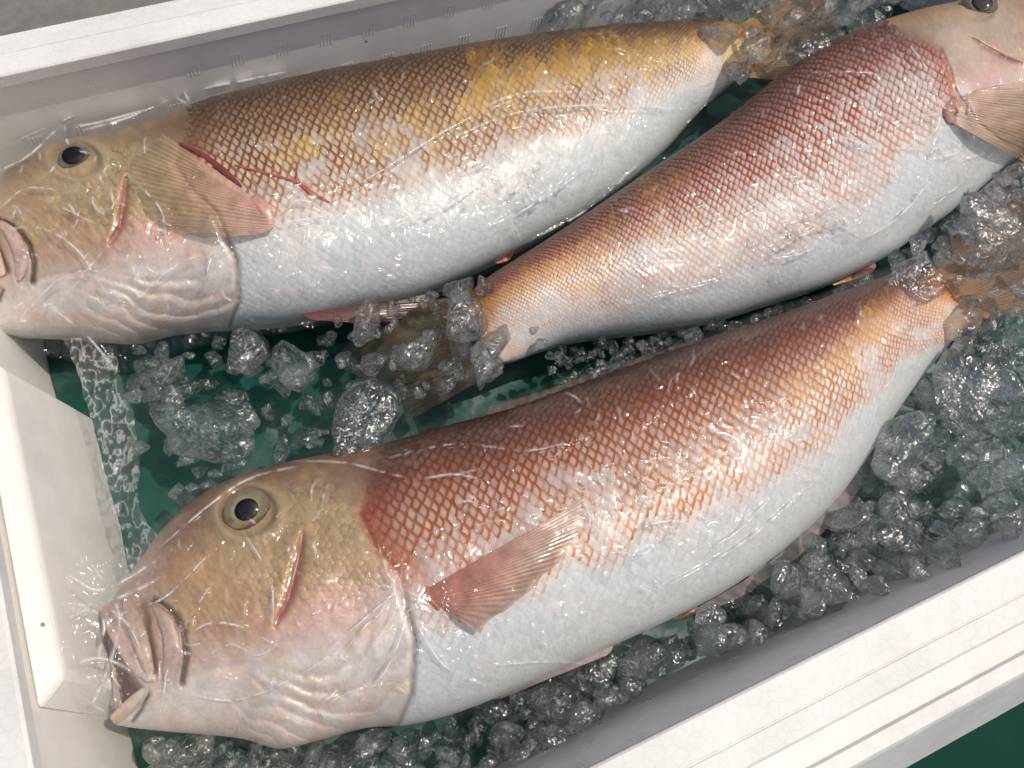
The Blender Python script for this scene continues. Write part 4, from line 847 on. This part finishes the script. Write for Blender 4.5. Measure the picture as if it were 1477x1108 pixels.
BIGS = [  # x, y, z, radius px, aspect, angle: single lumps one can point to
    (303, 622, .062, 76, (1, .72, .5), -.5, 'large clear ice lump standing alone on green sheet beside the eye of the fish'),
    (538, 606, .070, 78, (1, .55, .5), .35, 'large pitted ice lump against the back of the open-mouthed fish'),
    (672, 452, .088, 42, (1, .8, .6), .3, 'rounded clear ice lump on the tail base of the middle fish'),
    (597, 510, .074, 44, (1, .75, .6), .1, 'clear ice lump with bright rim on the sunken tail fin'),
    (712, 500, .084, 46, (1, .4, .5), .3, 'long curved ice sliver below the tail base of the middle fish'),
    (528, 462, .074, 42, (1, .5, .5), .9, 'upright wedge of ice beside the dark red belly fin'),
    (432, 528, .068, 36, (.8, 1, .5), .2, 'rough ice lump on the green sheet near the dark red belly fin'),
    (355, 500, .066, 38, (1, .7, .5), .4, 'ring shaped ice piece below the belly of the golden fish'),
    (228, 545, .050, 34, (1, .9, .4), .1, 'half melted round ice piece sunk on the green sheet by the crumpled film'),
    (812, 1012, .050, 46, (1, .75, .6), .1, 'round clear ice lump under the belly of the open-mouthed fish'),
    (930, 950, .052, 40, (1, .8, .6), .2, 'clear ice lump below the vent of the open-mouthed fish'),
    (1322, 418, .086, 54, (1, .62, .4), -.35, 'thin clear ice slab on the yellow tail base of the open-mouthed fish'),
    (1430, 330, .080, 62, (.8, 1, .6), .3, 'large cloudy ice slab beside the sunken tail fin'),
    (1042, 46, .090, 36, (1, .9, .4), .1, 'thin round ice disc on the yellow tail base of the golden fish'),
    (1392, 466, .078, 34, (1, .8, .6), .5, 'clear ice lump on the tail corner of the open-mouthed fish'),
    (1090, 72, .086, 34, (1, .8, .6), .5, 'clear ice lump on the very end of the golden tail base'),
    (1066, 106, .080, 22, (1, .8, .6), .2, 'small ice lump under the golden tail base'),
    (700, 520, .082, 30, (1, .8, .6), .6, 'clear ice lump on the lower edge of the middle fish tail base'),
    (662, 418, .084, 30, (1, .7, .6), .2, 'clear ice lump on the upper edge of the middle fish tail base'),
    (1178, 82, .082, 40, (1, .8, .6), .2, 'clear ice lump between the golden fish tail and the middle fish'),
    (1300, 640, .070, 66, (1, .7, .6), .6, 'large cloudy ice lump in the corner heap beside the tail'),
    (1400, 560, .072, 60, (1, .7, .6), .2, 'broad cloudy ice lump in the heap along the near wall'),
    (1185, 840, .060, 48, (1, .8, .7), .2, 'cloudy ice lump touching the near wall')]
for k, (x, y, z, r, asp, a, lab) in enumerate(BIGS): chunk(x, y, z, r, lab, None, asp, (ir.uniform(-.35, .35), ir.uniform(-.35, .35), a+.4), ICE_BIG[(k+2) % 5], 'cloudy' in lab)
ZONES = [
    ([(1395, 480), (1490, 440), (1490, 765), (1180, 885), (1010, 945), (1000, 900), (1120, 830), (1215, 745), (1265, 670), (1320, 590)], 62, 17, 44, .055, .078, 'cloudy ice piece heaped between near wall and fish belly', True),
    ([(560, 1075), (700, 1030), (880, 958), (1000, 915), (1010, 950), (760, 1085), (720, 1112), (560, 1112)], 26, 14, 36, .034, .060, 'clear ice piece below the belly of the open-mouthed fish', False),
    ([(210, 1072), (300, 1072), (400, 1092), (560, 1070), (560, 1120), (210, 1120)], 18, 18, 38, .030, .055, 'clear ice piece under the throat of the open-mouthed fish', False),
    ([(190, 495), (330, 490), (470, 485), (480, 560), (470, 640), (400, 660), (300, 700), (220, 740), (190, 640)], 30, 12, 30, .036, .062, 'clear ice piece on the green sheet between two fish heads', False),
    ([(470, 470), (600, 430), (700, 405), (760, 430), (790, 500), (700, 560), (600, 580), (480, 560)], 40, 10, 28, .066, .084, 'clear ice piece over the tail of the middle fish', False),
    ([(790, 500), (900, 488), (1060, 462), (1180, 425), (1255, 398), (1250, 408), (1120, 452), (1000, 492), (900, 528), (800, 562)], 24, 8, 18, .050, .072, 'clear ice bit in the gap beside the middle fish belly', False),
    ([(800, 34), (960, 24), (1100, 18), (1130, 90), (1200, 60), (1280, 18), (1330, -10), (1100, -30), (830, -20)], 52, 12, 30, .062, .086, 'clear crushed ice piece at the far wall around the golden tail', False),
    ([(1275, 380), (1330, 335), (1420, 270), (1490, 230), (1490, 450), (1400, 470), (1380, 400)], 40, 12, 30, .066, .092, 'clear crushed ice piece over the tail of the open-mouthed fish', False),
    ([(1050, 30), (1120, 30), (1140, 90), (1070, 120)], 9, 10, 18, .080, .092, 'clear ice piece on the golden tail base', False),
]
for poly, n, r0, r1_, z0, z1, lab, cl in ZONES:
    for x, y, r, z in scatter(poly, n, r0, r1_, z0, z1, .55):
        asp = (1, ir.uniform(.5, .95), ir.uniform(.45, .85)); q = (r-r0)/(r1_-r0)
        size = 'tiny ' if q < .06 else 'small ' if q < .22 else 'medium ' if q < .5 else 'large '
        form = 'elongated ' if asp[1] < .62 else 'flat ' if asp[2] < .58 else 'blocky ' if min(asp) > .74 else ''
        chunk(x, y, z, r, size+form+lab, lab.replace('piece', 'pieces').replace('bit', 'bits'), asp, None, None, cl)
# lower layers of ice that cannot be counted
def ice_bed():
    polys = [(ZONES[0][0], 110, 16, 36), (ZONES[1][0], 50, 14, 30), (ZONES[2][0], 40, 16, 30), (ZONES[3][0], 34, 10, 24), (ZONES[4][0], 36, 10, 22), (ZONES[5][0], 60, 7, 15), (ZONES[6][0], 80, 12, 26), (ZONES[7][0], 60, 12, 28)]
    V, Fc = [], []
    data = []
    for me in ICE_LOW:
        co = np.zeros(len(me.vertices)*3); me.vertices.foreach_get('co', co); data.append((co.reshape(-1, 3), np.array([list(p.vertices) for p in me.polygons])))
    off = 0
    for poly, n, r0, r1_ in polys:
        for x, y, r, z in scatter(poly, n, r0, r1_, .022, .052, .28):
            co, fc = ir.choice(data); p = P(x, y, z); s = r*pxm(p)
            q = np.array(Matrix.Rotation(ir.uniform(0, 6.28), 3, 'X')@Matrix.Rotation(ir.uniform(0, 6.28), 3, 'Z'))
            V.append((co*np.array([s, s*.8, s*.7]))@q.T+p); Fc.append(fc+off); off += len(co)
    o = mesh('ice_bed', np.vstack(V), np.vstack(Fc), MAT_BED); o['kind'] = 'stuff'; tag(o, 'crushed ice filling the bottom of the foam box around the fish', 'ice')
ice_bed()
for me in ICE_LOW: bpy.data.meshes.remove(me)
